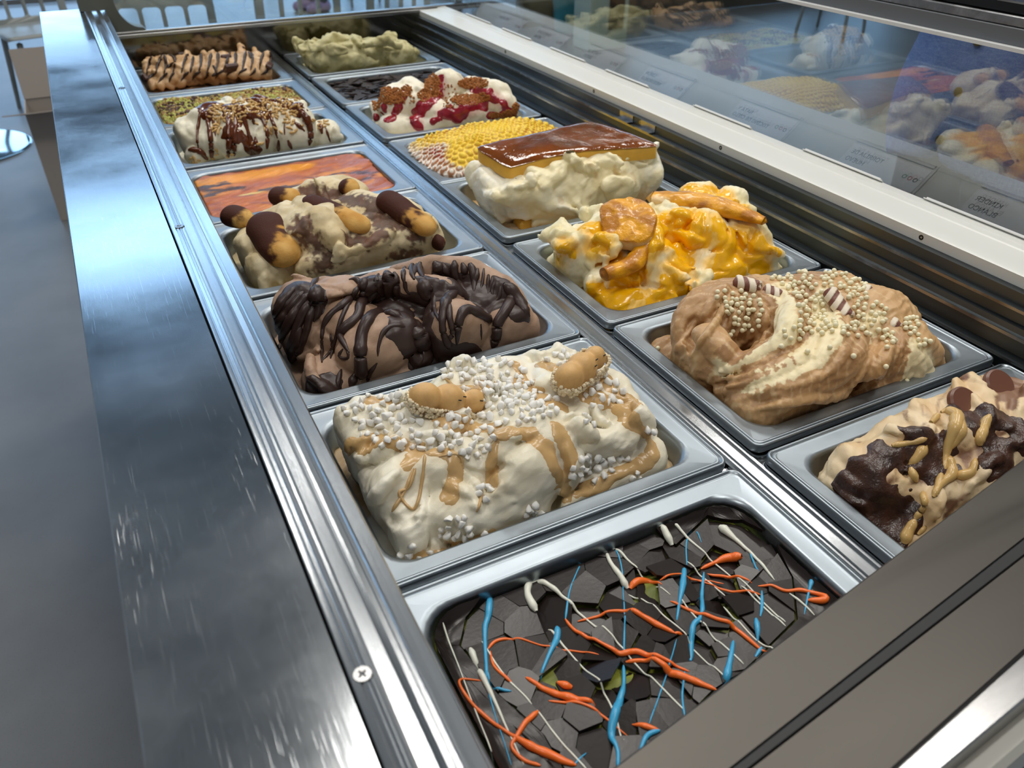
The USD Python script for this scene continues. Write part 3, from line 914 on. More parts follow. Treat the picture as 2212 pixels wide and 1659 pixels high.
def near(pts, v, rad):
    """1 at the given surface points, falling to 0 at rad."""
    d, _ = cKDTree(pts).query(v, distance_upper_bound=rad * 1.5)
    return np.clip(1 - np.where(np.isfinite(d), d, 9) / rad, 0, 1)


def pts_of(g, lines):
    out = []
    for ln in lines:
        for p, u in g.stroke(ln, 5.0):
            out.append(p)
    return np.vstack(out) if out else np.zeros((1, 3)) + 9


def pieces(t, name, m, mat, label):
    """Each separate run of sauce is a part of its own; only specks are joined."""
    from scipy.sparse import coo_matrix
    from scipy.sparse.csgraph import connected_components
    v, f = m
    n, lab = connected_components(coo_matrix((np.ones(len(f) * 2), (np.r_[f[:, 0], f[:, 1]], np.r_[f[:, 1], f[:, 2]])), shape=(len(v), len(v))), directed=False)
    small = []
    for k in range(n):
        ff = f[lab[f[:, 0]] == k]
        if not len(ff):
            continue
        vv, ff, _ = compact(v, ff)
        if np.linalg.norm(np.ptp(vv, axis=0)) > .006:
            t.part(name, (vv, ff), mat, True, label=label)
        else:
            small.append((vv, ff))
    if small:
        t.part(name + '_speck', merge_vf(small), mat, True, kind='stuff')


def coat_part(t, g, lines, r, mat, name, label=None, thick=.0022, noise=.35, nf=90):
    p = pts_of(g, lines)
    m = g.coat(p, r / 1000.0, thick, noise, nf)
    if m is not None:
        pieces(t, name, m, mat, label)
    return p


def driz_part(t, g, lines, r, mat, name, label=None, **kw):
    m = drizzle(g, lines, r, **kw)
    if m is not None:
        pieces(t, name, m, mat, label)


def scatter_px(rs, zones):
    """Random pixels in round zones (x, y, rx, ry, count)."""
    out = []
    for x, y, rx, ry, n in zones:
        a = rs.uniform(0, 2 * np.pi, n); q = np.sqrt(rs.uniform(0, 1, n))
        out.append(np.stack([x + rx * q * np.cos(a), y + ry * q * np.sin(a)], 1))
    return np.vstack(out)


def thin(p, dist):
    keep, tree = [], []
    for i, q in enumerate(p):
        if all(np.sum((q - p[j]) ** 2) > dist * dist for j in keep):
            keep.append(i)
    return np.array(keep)


def bits(rs, p, n, size, shape='crumb', sink=.2, jitter=.35, stretch=(1, 1, 1)):
    """Many small lumps lying at the points p with normals n, as one mesh."""
    if shape == 'crumb':
        base = trimesh.creation.icosahedron()
    else:
        base = trimesh.creation.icosphere(1, 1.0)
    bv, bf = np.array(base.vertices), np.array(base.faces)
    bv = bv / np.linalg.norm(bv, axis=1).max()
    vs, fs = [], []
    for k, (q, m) in enumerate(zip(p, n)):
        s = size * (1 + jitter * rs.uniform(-1, 1)) / 2
        v = bv * (1 + .25 * rs.uniform(-1, 1, (len(bv), 1))) * np.array(stretch) * s
        v = v @ trimesh.transformations.random_rotation_matrix(rs.uniform(0, 1, 3))[:3, :3].T if shape != 'seed' else v @ trimesh.transformations.rotation_matrix(rs.uniform(0, 6.28), (0, 0, 1))[:3, :3].T @ align(m).T
        vs.append(v + q + m * s * (1 - sink) * min(stretch))
        fs.append(bf + k * len(bv))
    return np.vstack(vs), np.vstack(fs)


def align(n):
    """Rotation that takes z to n."""
    n = n / (np.linalg.norm(n) + 1e-9)
    a = np.cross([0, 1.0, 0], n) if abs(n[1]) < .9 else np.cross([1.0, 0, 0], n)
    a /= np.linalg.norm(a)
    return np.stack([a, np.cross(n, a), n], 1)


def rbox(sx, sy, sz, b):
    return box(-sx / 2, sx / 2, -sy / 2, sy / 2, -sz / 2, sz / 2, b)


def placed(m, R, t):
    v, f = arr(m)
    return v @ np.asarray(R).T + np.asarray(t), f


def stick(a, b, up, mesh_fn):
    """Frame for a bar lying from point a to point b."""
    x = b - a; L = np.linalg.norm(x); x = x / L
    z = up - x * (up @ x); z /= np.linalg.norm(z)
    return np.stack([x, np.cross(z, x), z], 1), (a + b) / 2, L


# ---- L7: cream with marshmallow bits
g = Gelato(PAN['L7'], [
    e(cF, 330, 440, .020, (72, 48, 42), 10), e(cF, 260, 560, .012, (60, 40, 42), 0), e(cF, 640, 420, .026, (75, 48, 40), 15), e(cF, 900, 240, .026, (95, 42, 40), 5),
    e(cF, 1250, 220, .028, (90, 45, 36), 8), e(cF, 1120, 400, .030, (80, 50, 34), 12), e(cF, 1500, 300, .022, (60, 45, 40), 0), e(cF, 1640, 390, .018, (28, 34, 36), 0),
    e(cF, 480, 720, .006, (70, 34, 46), 12), e(cF, 760, 640, .014, (48, 34, 40), -10), e(cF, 1130, 650, .012, (54, 36, 44), 15, rip=(1.2, 34, 80)), e(cF, 1180, 480, .03, (34, 40, 34), 20),
    cc(cF, [(1230, 380), (1330, 480), (1370, 600), (1320, 720)], (13, 14, 12, 9), (.046, .036, .02, 0)),
    cc(cF, [(1240, 370), (1400, 470), (1560, 470), (1640, 400)], (17, 22, 18, 12), (.045, .026, .026, .03)),
    cc(cF, [(1300, 560), (1500, 530), (1690, 500)], (14, 22, 17), (.014, .006, .008)), e(cF, 1620, 620, -.012, (75, 48, 26), 25), cc(cF, [(1350, 700), (1560, 720), (1760, 650), (1800, 520)], (16, 20, 24, 20), (-.02, -.02, -.014, -.006)),
    cc(cF, [(480, 800), (510, 930), (520, 1060)], (26, 22, 12), (.004, -.004, -.02)), cc(cF, [(330, 700), (400, 830), (440, 960)], (24, 20, 10), (.01, -.002, -.02)), cc(cF, [(620, 860), (800, 850), (1000, 850), (1180, 790)], (22, 26, 26, 20), (-.004, -.002, -.006, -.012)),
    cc(cF, [(830, 700), (960, 690), (1020, 780)], (14, 15, 8), (.014, .01, 0)), cc(cF, [(960, 720), (1010, 790), (980, 850)], (12, 12, 7), (.012, .004, -.006)), cc(cF, [(640, 910), (660, 1000), (640, 1070)], (11, 10, 6), (-.014, -.022, -.028)),
    cc(cF, [(800, 980), (950, 950), (1100, 930)], (8, 12, 10), (-.022, -.022, -.024)), cc(cF, [(1250, 860), (1450, 810), (1620, 740)], (10, 12, 10), (-.022, -.02, -.02)),
    cc(cF, [(560, 640), (640, 560), (760, 560), (800, 650)], (10, 13, 12, 8), (.03, .036, .034, .022))], base=-.030, h=.0021, zhi=.075, k=.003, warp=.006, wf=34, seed=1, folds=46, grooves=14, fr=(5, 10), fl=(.025, .06), rs=.86, over=.15, billow=.005, bfreq=22, shift=(0, 0, -.008))
cream, cara = lin('e4dcc4'), lin('c39b67')
caraL = [cF(*q) for q in ([(220, 540), (420, 490), (560, 540), (520, 620)], [(650, 560), (760, 600), (740, 790)], [(980, 470), (1100, 450), (1230, 560), (1300, 680), (1330, 780)], [(1290, 420), (1340, 600), (1310, 720)],
                          [(960, 520), (950, 640), (970, 720)], [(1420, 250), (1600, 330), (1680, 420)], [(1500, 170), (1580, 250), (1670, 330)], [(700, 260), (830, 240), (900, 220)], [(1060, 110), (1090, 160), (1080, 200)],
                          [(1200, 120), (1290, 130), (1300, 180)], [(330, 300), (420, 300)], [(1640, 390), (1740, 470), (1750, 560)], [(1380, 770), (1560, 690), (1720, 590)], [(700, 1080), (860, 1010), (950, 980)], [(560, 1120), (720, 1060)], [(1100, 200), (1200, 280), (1300, 330)], [(640, 380), (900, 440), (1040, 440)])]
kp = pts_of(g, caraL)
def colL7(v, n):
    c = mixc(cream, lin('efe9d6'), sstep(-.3, .5, fbm(v, 40, 3)))
    c = mixc(c, lin('d8c39b'), .7 * near(kp, v, .014))
    return mixc(c, lin('cdaa78'), sstep(-.018, -.03, v[:, 2]) * sstep(-.1, .3, nz(v, 45, 8)))
t7 = heap(g, 'marshmallow_ice_cream', 'cream ice cream heaped with caramel ribbons under white marshmallow bits', F_cream, colL7, zcut=-.045, sdir=(1, .2, .5))
for q in caraL:
    coat_part(t7, g, [q], 7.5, F_cara, 'caramel_ribbon', thick=.0014, noise=.75, nf=75)
driz_part(t7, g, [cF(*q) for q in ([(560, 640), (520, 740), (470, 760), (540, 850), (580, 780), (610, 560)], [(440, 860), (500, 760), (550, 640)], [(800, 640), (780, 570), (680, 580)], [(900, 760), (870, 860)], [(700, 170), (760, 240), (690, 260)], [(960, 200), (980, 250)])], 1.6, F_cara, 'caramel_strand', maxjump=.02)
rs = np.random.RandomState(7)
zones = [(420, 340, 250, 90, 90), (560, 440, 300, 120, 150), (800, 500, 180, 90, 70), (1000, 290, 230, 130, 230), (900, 150, 220, 70, 110), (1150, 330, 160, 70, 70), (1500, 260, 110, 90, 40), (1450, 640, 110, 70, 70), (1590, 590, 90, 20, 16), (1160, 870, 70, 50, 30), (770, 960, 90, 80, 40), (900, 770, 50, 40, 7),
         (560, 1090, 100, 60, 8), (920, 1000, 60, 40, 6), (1770, 440, 50, 12, 6), (1300, 90, 80, 40, 14), (1680, 670, 40, 30, 5), (1440, 380, 40, 60, 7)]
px = scatter_px(rs, [(660 + x * .42495, 740 + y * .42495, a * .42495, b * .42495, n) for x, y, a, b, n in zones])
p, ok = g.cast(px); p = p[ok]
p = p[thin(p, .0056)]
n = g.grad(p)
vs_, fs_ = [], []
MB = 'small white marshmallow bit scattered over the cream and caramel ice cream'
for i_, (q, m) in enumerate(zip(p, n)):
    s = rs.uniform(.0056, .0090)
    w = rs.normal(0, 1, (16, 3)); w /= np.max(np.abs(w), 1, keepdims=True) ** .75 * np.linalg.norm(w, axis=1, keepdims=True) ** .25
    hull = trimesh.convex.convex_hull(w * np.array([.52, .44, .42]) * s)
    R = trimesh.transformations.random_rotation_matrix(rs.uniform(0, 1, 3))[:3, :3]
    v, f = placed(hull, R, q + m * s * .28)
    if i_ < 300:
        obj('marshmallow_bit', (v, f), F_white, MB, 'marshmallow', group='marshmallow bits on the cream ice cream', smooth=70)
    else:
        vs_.append(v); fs_.append(f)
if vs_:
    obj('marshmallow_bits', merge_vf(list(zip(vs_, fs_))), F_white, 'the remaining small white marshmallow bits strewn on the cream ice cream', 'marshmallow', kind='stuff', smooth=70)
gL7 = g
# biscuits of three bumps with a crumb edge
F_bisc = food('biscuit_wafer', 0.5, 0.1, tint='cfa468', bump=0.2, bscale=700, vary=0.10, vscale=120)
F_crumbw = food('pale_crumb', 0.6, 0.1, tint='e6d6b4', bump=0.2, vary=.1)
for k, (a, b, label) in enumerate((((600, 325), (840, 345), 'tan biscuit of three bumps with a crumb edge, left one on the marshmallow ice cream'), ((1330, 215), (1465, 85), 'tan biscuit of three bumps with a crumb edge, right one by the pan corner'))):
    (pa, pb), ok = g.cast(cF(a, b))
    up = (g.grad(np.array([pa, pb])).mean(0) + np.array([0, 0, 1.4])); up /= np.linalg.norm(up)
    pa, pb = pa + up * .010, pb + up * .010
    if k == 1:
        pb = pa + (P(*cF((1465, 85))[0], .066) - pa)
    R, c, L = stick(pa, pb, up, None)
    t = T("bumpy_biscuit", label, 'biscuit', c - np.array([0, 0, .01]))
    h = .0009
    half = L / 2 + .020
    def bump_sdf(X):
        d = np.full(X.shape[:-1], 1.0, np.float32)
        for cx, r, rz in ((-L / 2, .0150, .0165), (-.001, .0160, .0175), (L / 2, .0120, .0150)):
            q = (X - np.array([cx, 0, 0])) / np.array([r * 1.08, r * .95, rz])
            d = smin(d, (np.linalg.norm(q, axis=-1) - 1) * r, .0025)
        return np.maximum(d, -X[..., 2] - .004).astype(np.float32)
    lo = np.array([-half, -.020, -.008]); hh = .0013
    N = (np.array([half, .020, .022]) - lo) / hh
    X = np.stack(np.meshgrid(*[np.arange(int(m) + 1) * hh + lo[a] for a, m in enumerate(N)], indexing='ij'), -1)
    v, f = nets(bump_sdf(X), lo, hh)
    t.part('wafer_shell', placed((v, f), R, c), F_bisc, True)
    for q in (np.array([.003, -.0125, .0118]), np.array([.009, -.0085, .0135]), np.array([L / 2 + .003, -.0085, .0105])):
        t.part('slit', placed(rbox(.0035, .0012, .0012, .0004), R, c + R @ q), P_black)
    rs2 = np.random.RandomState(30 + k)
    m = 420
    aa = rs2.uniform(0, 2 * np.pi, m); ex = np.cos(aa); ey = np.sin(aa)
    loc = np.stack([np.sign(ex) * np.abs(ex) ** .6 * (L / 2 + .0145), np.sign(ey) * np.abs(ey) ** .6 * .0145, rs2.uniform(-.009, .001, m)], 1)
    t.part('crumb_coating', bits(rs2, loc @ R.T + c, np.stack([ex, ey, ex * 0], 1) @ R.T, .0034), F_crumbw, False, kind='stuff')

# ---- L6: chocolate ice cream with dark sauce
g = Gelato(PAN['L6'], [
    e(cE, 390, 470, .018, (62, 55, 52), 0), e(cE, 300, 560, .006, (50, 45, 45), 0), e(cE, 520, 330, .040, (48, 40, 24), 0), e(cE, 535, 262, .060, (44, 34, 9), 0),
    e(cE, 640, 560, .012, (52, 45, 46), 20), e(cE, 850, 650, .012, (62, 46, 46), 12, rip=(.6, 60, 20)), e(cE, 620, 850, -.020, (125, 44, 32), 8), e(cE, 1000, 830, -.022, (70, 40, 26), 10),
    cc(cE, [(720, 270), (900, 235), (1100, 255), (1250, 300), (1330, 350)], (16, 20, 19, 20, 16), (.05, .054, .052, .048, .042)),
    cc(cE, [(960, 190), (1150, 170), (1350, 165), (1530, 240), (1660, 330), (1750, 440)], (17, 20, 21, 20, 20, 15), (.042, .05, .05, .046, .034, .02)),
    e(cE, 1000, 440, .012, (75, 45, 28), 0), e(cE, 1340, 560, .018, (46, 42, 48), 10, rip=(.7, 30, 60)), e(cE, 1500, 380, .022, (50, 40, 34), 0), e(cE, 1650, 530, .006, (42, 38, 38), 0), e(cE, 1800, 560, -.004, (24, 28, 28), 0), e(cE, 1840, 600, -.010, (20, 22, 28), 0),
    e(cE, 1500, 660, -.012, (60, 34, 30), 10)], base=-.034, h=.0022, zhi=.085, k=.003, warp=.005, wf=30, seed=11, folds=12, grooves=14, fr=(4, 9), fl=(.03, .06), rs=.9, shift=(0, 0, -.008))
mocha = lin('9f8068')
t6 = heap(g, 'chocolate_ice_cream', 'light brown chocolate ice cream heaped in folds under thick dark sauce', F_matte, lambda v, n: mixc(mocha * .9, lin('b0917a'), sstep(-.4, .4, fbm(v, 55, 13))), zcut=-.05, sdir=(.8, .2, .6))
valley = [cE(*q) for q in ([(850, 380), (960, 430), (1030, 520), (1080, 620)], [(900, 340), (1000, 400), (1100, 380)], [(1120, 420), (1150, 520), (1140, 640)], [(1040, 660), (1070, 740)], [(960, 560), (1040, 640)], [(1350, 300), (1420, 340), (1480, 380), (1500, 420)], [(1250, 220), (1400, 280), (1500, 330)], [(1140, 280), (1180, 340)],
                                 [(1610, 300), (1660, 360), (1740, 460)], [(1560, 400), (1620, 400)], [(200, 480), (160, 600)], [(380, 330), (420, 420)], [(1250, 330), (1180, 360), (1150, 330)], [(800, 300), (900, 330)], [(240, 380), (320, 300)], [(1180, 760), (1260, 720), (1440, 730)], [(400, 960), (520, 930)])]
coat_part(t6, g, valley, 15, F_choc, 'sauce_pool', thick=.0028, noise=.4)
L6d = [([(470, 215), (420, 260), (380, 330)], (1.9, 3.7, 3.7)), ([(640, 250), (690, 250), (720, 300)], (1.9, 3.7, 3.1)), ([(830, 215), (815, 260), (830, 310), (870, 370)], (3.1, 5.0, 3.7, 3.1)), ([(930, 205), (945, 260), (940, 320), (980, 380)], (3.7, 5.6, 4.3, 3.1)), ([(1150, 270), (1170, 330), (1150, 380)], (5.0, 6.2, 3.7)), ([(1080, 150), (1060, 200), (1050, 240)], (4.3, 4.3, 1.9)), ([(1240, 145), (1260, 190), (1300, 240)], (5.0, 5.6, 3.1)), ([(1370, 145), (1390, 200), (1380, 260)], (4.3, 5.0, 2.5)), ([(1470, 180), (1460, 240), (1440, 300)], (3.7, 4.3, 2.5)), ([(1570, 230), (1555, 300), (1520, 380)], (3.1, 2.5, 1.9)), ([(1620, 280), (1610, 360), (1560, 420)], (3.1, 3.7, 2.5)), ([(1000, 170), (985, 220), (1000, 280)], (3.7, 3.1, 2.5)), ([(980, 505), (870, 465), (780, 500), (730, 590), (715, 720), (720, 880)], (5, 8, 8, 8, 7.5, 9)), ([(1000, 560), (920, 550), (860, 590), (830, 680), (825, 745)], (5, 3, 3, 2, 1.5)), ([(820, 330), (720, 400), (690, 500), (590, 590), (600, 650), (640, 720)], (5, 7, 6, 7, 4, 2.5)),
       ([(700, 300), (620, 400), (520, 480), (470, 580), (465, 785)], (4, 5, 4, 2, 2)), ([(660, 360), (600, 480), (560, 600), (520, 760)], (3, 3, 2, 2)), ([(1330, 330), (1270, 390), (1245, 500), (1250, 600), (1290, 690)], (6, 7, 5, 4, 6)), ([(1290, 400), (1290, 500), (1310, 600), (1270, 650)], (3, 4, 4, 2)),
       ([(1560, 520), (1470, 470), (1390, 445), (1350, 520), (1335, 670)], (6, 7, 6, 5, 2)), ([(1700, 320), (1670, 420), (1600, 530), (1595, 600), (1565, 690)], (7, 8, 7, 7, 5)), ([(1060, 560), (1100, 660), (1130, 730), (1080, 770), (1040, 730)], (8, 12, 12, 14, 8)), ([(1490, 540), (1495, 640)], (2, 1)),
       ([(350, 330), (250, 450), (170, 560), (130, 640)], (5, 6, 6, 4)), ([(380, 340), (280, 480), (210, 620), (190, 700)], (5, 6, 6, 4)), ([(420, 350), (330, 500), (270, 660), (250, 740)], (5, 6, 6, 5)), ([(450, 330), (390, 480), (360, 600), (300, 740)], (4, 5, 4, 6)), ([(300, 300), (210, 400), (140, 520)], (4, 6, 5)),
       ([(440, 300), (430, 380), (440, 450), (410, 520)], (8, 11, 6, 3)), ([(330, 540), (300, 650), (270, 780)], (4, 7, 6)), ([(590, 830), (570, 900), (565, 960)], (2, 4, 3)), ([(820, 790), (770, 860), (760, 910)], (2, 3, 3)), ([(680, 860), (650, 940)], (5, 6)), ([(600, 700), (570, 750), (640, 760), (620, 690)], 2),
       ([(1000, 265), (1010, 330), (1050, 350)], (5, 2, 1.5)), ([(1120, 250), (1140, 330), (1170, 380)], (9, 11, 8)), ([(880, 205), (900, 270), (890, 340), (930, 400)], (7, 9, 6, 5)), ([(760, 240), (730, 290), (720, 340), (760, 380)], (5, 7, 5, 4)), ([(1100, 140), (1090, 190), (1120, 240)], (5, 5, 4)), ([(1190, 140), (1225, 190), (1240, 250)], (8, 8, 5)), ([(1320, 130), (1330, 230), (1370, 300), (1400, 360)], (5, 6, 5, 4)),
       ([(1420, 150), (1440, 200), (1450, 280), (1440, 350)], (6, 5, 4, 3)), ([(1510, 180), (1500, 280), (1470, 360)], 2.2), ([(1540, 220), (1530, 400), (1500, 440)], (3, 2, 1.5)), ([(1590, 260), (1560, 330), (1580, 380)], (4, 3, 2)), ([(1480, 340), (1470, 400)], 2), ([(1050, 150), (1040, 200), (1060, 250)], (5, 4, 3)), ([(1640, 280), (1700, 340), (1760, 440), (1800, 490)], (8, 9, 9, 5)), ([(520, 600), (530, 700), (470, 770)], (2, 2, 2)), ([(1200, 330), (1190, 440), (1240, 540)], (3, 3, 2))]
driz_part(t6, g, [(cE(*q), r) for q, r in L6d], 5, F_choc, 'sauce_strand', sides=9, maxjump=.03, lift=.08, wob=.14)

# ---- L8: cracked dark chocolate over pistachio
x0, y0, x1, y1 = PAN['L8']
g = Gelato(PAN['L8'], [], base=-.0245, h=.003, zlo=-.05, zhi=.0, base_amp=.005, seed=21, warp=.004)
t8 = heap(g, 'pistachio_ice_cream', 'green pistachio ice cream showing through the cracked dark chocolate', F_matte, lambda v, n: mixc(lin('5c6420'), lin('8f9430'), sstep(-.4, .4, fbm(v, 60, 23))), zcut=-.045, streak=.001)
ZC = -.0135
rs = np.random.RandomState(8)
from shapely.geometry import Polygon, Point, LineString, MultiPoint
from shapely.ops import voronoi_diagram, unary_union
inner = Polygon(rrect(x0, y0, x1, y1, .0275, .03))
hole = Polygon([P(*q, ZC)[:2] for q in cJ((330, 700), (470, 560), (640, 420), (900, 330), (1150, 250), (1330, 350), (1480, 220), (1640, 240), (1780, 330), (1880, 500), (1900, 700), (1800, 800), (1660, 940), (1500, 1040), (1400, 1140), (1250, 1400), (850, 1500), (700, 1250), (480, 1050), (300, 820))]).intersection(inner)
slab_t = T('chocolate_crust', 'dark glossy chocolate crust round the cracked middle of the nearest left pan', 'chocolate', (x0 + .18, y0 + .13, ZC - .004))
def plate(poly, th, fn, res=.006):
    """A thin plate over a polygon whose top follows z = fn(x, y)."""
    poly = poly.buffer(0)
    m = trimesh.creation.extrude_polygon(poly.segmentize(res), th, engine='earcut')
    v, f = arr(m)
    v, f = trimesh.remesh.subdivide_to_size(v, f, res * 1.6)
    z = fn(v[:, :2])
    return np.column_stack([v[:, :2], v[:, 2] - th + z]), f
crust = inner.difference(hole.buffer(.0015))
wav = lambda xy: ZC + .0016 * nz(np.column_stack([xy, xy[:, 0] * 0]), 42, 5) + .0008 * nz(np.column_stack([xy, xy[:, 0] * 0]), 90, 6) + .006 * np.clip(1 - np.array([inner.exterior.distance(Point(*q)) for q in xy]) / .012, 0, 1) ** 2
for gm in getattr(crust, 'geoms', [crust]):
    if gm.area > 2e-4:
        slab_t.part('crust', plate(gm, .004, wav), F_dark, 40)
sites = [P(*q, ZC)[:2] for q in cJ((560, 560), (790, 480), (1000, 340), (1180, 330), (1000, 470), (1130, 560), (900, 560), (1290, 450), (1230, 400), (1400, 330), (1560, 420), (1620, 330), (1700, 420), (1790, 480), (1450, 540), (1580, 520), (1330, 570), (1170, 700), (1060, 620), (600, 720), (410, 720), (480, 640), (760, 680), (900, 690), (650, 840),
                                 (480, 860), (430, 990), (790, 930), (960, 930), (1060, 800), (1270, 760), (1250, 880), (1180, 860), (1400, 700), (1520, 640), (1640, 600), (1760, 620), (1840, 560), (1560, 830), (1450, 850), (1660, 780), (1750, 740), (1290, 1010), (1380, 960), (1120, 1000), (1000, 1100), (880, 1150), (850, 1040), (620, 1180), (760, 1260), (1080, 1180),
                                 (1200, 1180), (1300, 1130), (950, 1300), (1100, 1340), (560, 1040), (720, 1100), (1340, 850), (1460, 980), (1600, 930), (1000, 800), (860, 810), (1700, 540), (1500, 720), (800, 1400), (640, 1360))]
sites = np.array(sites)
sites = np.vstack([sites, sites[rs.randint(0, len(sites), 14)] + rs.uniform(-.016, .016, (14, 2))])
SH = []
cells = [c.intersection(hole) for c in voronoi_diagram(MultiPoint(sites)).geoms]
k = 0
for c in cells:
    if c.is_empty or c.geom_type != 'Polygon' or c.area < 6e-5:
        continue
    cen = np.array(c.centroid.coords[0])
    edge = hole.exterior.distance(Point(*cen))
    tilt = np.clip(edge / .05, .15, 1) * .30
    s = rs.uniform(.95, 1.0) if edge > .015 else .99
    from shapely import affinity
    c2 = affinity.scale(c, s, s)
    if rs.rand() < .5:
        c2 = affinity.rotate(c2, rs.uniform(-7, 7) * np.clip(edge / .04, 0, 1))
    ax, ay, dz = rs.normal(0, tilt * .62), rs.normal(0, tilt * .62), rs.uniform(-.008, .002) * np.clip(edge / .04, .1, 1)
    m = trimesh.creation.extrude_polygon(c2.simplify(.0006), .0032, engine='earcut')
    v, f = arr(m)
    v[:, 2] += ZC - .0032 + dz
    v[:, 2] += (v[:, 0] - cen[0]) * ax + (v[:, 1] - cen[1]) * ay
    slab_t.part('chocolate_shard', (v, f), F_dark, 25)
    SH.append((c2, cen, ax, ay, ZC + dz))
    k += 1
# icing lines over it
import shapely
def crust_top(xy):
    z = np.where(shapely.contains_xy(crust, xy[:, 0], xy[:, 1]), wav(xy), ZC - .006)
    for c2, cen, ax, ay, z0 in SH:
        m = shapely.contains_xy(c2, xy[:, 0], xy[:, 1])
        z = np.where(m, np.maximum(z, z0 + (xy[:, 0] - cen[0]) * ax + (xy[:, 1] - cen[1]) * ay), z)
    return z
class Flat:
    """Points on the crust for the icing lines."""
    def stroke(s, pix, step=5.0):
        sp = spline(pix, 10)
        L = np.r_[0, np.cumsum(np.linalg.norm(np.diff(sp, axis=0), axis=1))]
        u = np.linspace(0, L[-1], max(int(L[-1] / step), 3))
        sp = np.stack([np.interp(u, L, sp[:, a]) for a in (0, 1)], 1)
        p = np.array([P(*q, ZC) for q in sp])
        p[:, 2] = s.top(p[:, :2])
        p[1:-1, 2] = np.maximum(p[1:-1, 2], .5 * (p[:-2, 2] + p[2:, 2]))
        return [(p, u / L[-1])]
    def grad(s, p):
        return np.tile([0, 0, 1.0], (len(p), 1))
fl = Flat()
fl.top = crust_top
wl = [([(660, 660), (620, 590), (625, 530), (670, 515), (760, 570), (960, 730), (1130, 890), (1370, 1130)], (4.5, 4.2, 2.2, 1.3, 1, 1, 1, 1)), ([(1100, 540), (1040, 470), (1000, 400), (1010, 355), (1060, 380), (1180, 490), (1300, 590)], (4.5, 3, 2.2, 1.6, 1, 1, .9)), ([(1310, 340), (1270, 290), (1240, 240), (1290, 240), (1420, 340), (1550, 440), (1700, 570), (1850, 720)], (5, 3, 1.8, 1.2, 1, 1, 1, 1)),
      ([(1540, 250), (1590, 290), (1660, 350), (1740, 440), (1800, 510)], (7, 3, 2, 2, 1)), ([(215, 735), (270, 880), (330, 1040), (400, 1230), (460, 1400)], (1.4, .8, .8, .8, .8)), ([(345, 840), (380, 930), (450, 1070), (520, 1230), (600, 1400)], (3.6, 3.4, 1.8, 1, 1)), ([(400, 800), (500, 960), (620, 1080), (760, 1260), (900, 1420)], (1, 1, 1, 1, 1)),
      ([(720, 730), (800, 820), (900, 930), (1000, 1060), (1080, 1280)], (1.6, 1, 1, 1, 1)), ([(1100, 560), (1240, 650), (1420, 830), (1560, 980)], (.9, .9, .9, .9)), ([(1340, 600), (1480, 750), (1650, 920)], (1, 1, 1)), ([(1380, 420), (1570, 570)], (1, 1)), ([(1560, 620), (1700, 780), (1800, 850)], (1, 1, 1)), ([(1870, 580), (1990, 680)], (1.4, 1.2)), ([(1640, 540), (1740, 630), (1850, 740)], (1, 1, 1.2))]
ol = [([(860, 690), (1000, 660), (1090, 665), (1150, 690), (1230, 720), (1320, 775)], (1.2, 1.6, 2, 3, 3.4, 2)), ([(1320, 775), (1420, 770)], (2.5, .8)), ([(800, 690), (830, 730), (940, 800), (1060, 860), (1130, 845), (1200, 870), (1390, 950)], (2, 2, 1.6, 3.4, 3, 1.8, 1.2)), ([(1090, 885), (1190, 890), (1300, 950), (1400, 990), (1520, 1040)], (2.2, 2.2, 4.2, 3.6, 2)),
      ([(1110, 540), (1140, 510), (1200, 500), (1260, 540)], (4, 4, 2.6, 1.2)), ([(1250, 520), (1330, 490), (1420, 490), (1560, 540), (1740, 580)], (1.4, 1.2, 1, 1.6, 1.2)), ([(1640, 400), (1580, 390), (1520, 410), (1450, 440)], (7, 5, 2.5, 2.5)), ([(1300, 620), (1400, 660), (1520, 710), (1600, 730), (1690, 800), (1760, 860)], (1.4, 2, 2.2, 2.6, 2.4, 1)), ([(1480, 470), (1580, 480), (1690, 530)], (1.4, 1.8, 1)),
      ([(1720, 540), (1780, 540), (1850, 570), (1930, 565), (2030, 600), (2040, 620), (1950, 615)], (1.2, 1.8, 2.2, 2.4, 2.6, 4.5, 1.5)), ([(400, 995), (300, 995), (300, 1040), (360, 1120), (480, 1220), (620, 1310), (740, 1360), (850, 1400)], (.9, 1.4, 2, 2.2, 2, 4, 4.4, 2)), ([(670, 1140), (610, 1200), (560, 1280), (540, 1320), (600, 1380), (680, 1410)], (2.6, 3, 2.6, 2, 2.2, 2)),
      ([(610, 980), (680, 1020), (800, 1070), (940, 1105)], (2, 3.4, 4.2, 2)), ([(760, 1010), (800, 1025), (830, 1030)], (3, 4.5, 4)), ([(720, 1085), (900, 1120), (1100, 1240)], (1.2, 1.6, .8)), ([(430, 840), (470, 800), (560, 790), (700, 820), (880, 840), (960, 860)], (1.8, 1.6, 1, 1, 1.2, .8)), ([(440, 850), (460, 930), (540, 1000)], (1.2, 1.6, 2)), ([(1120, 1195), (1180, 1215), (1250, 1235)], (1.2, 3.2, 2)), ([(1400, 490), (1560, 510)], 1)]
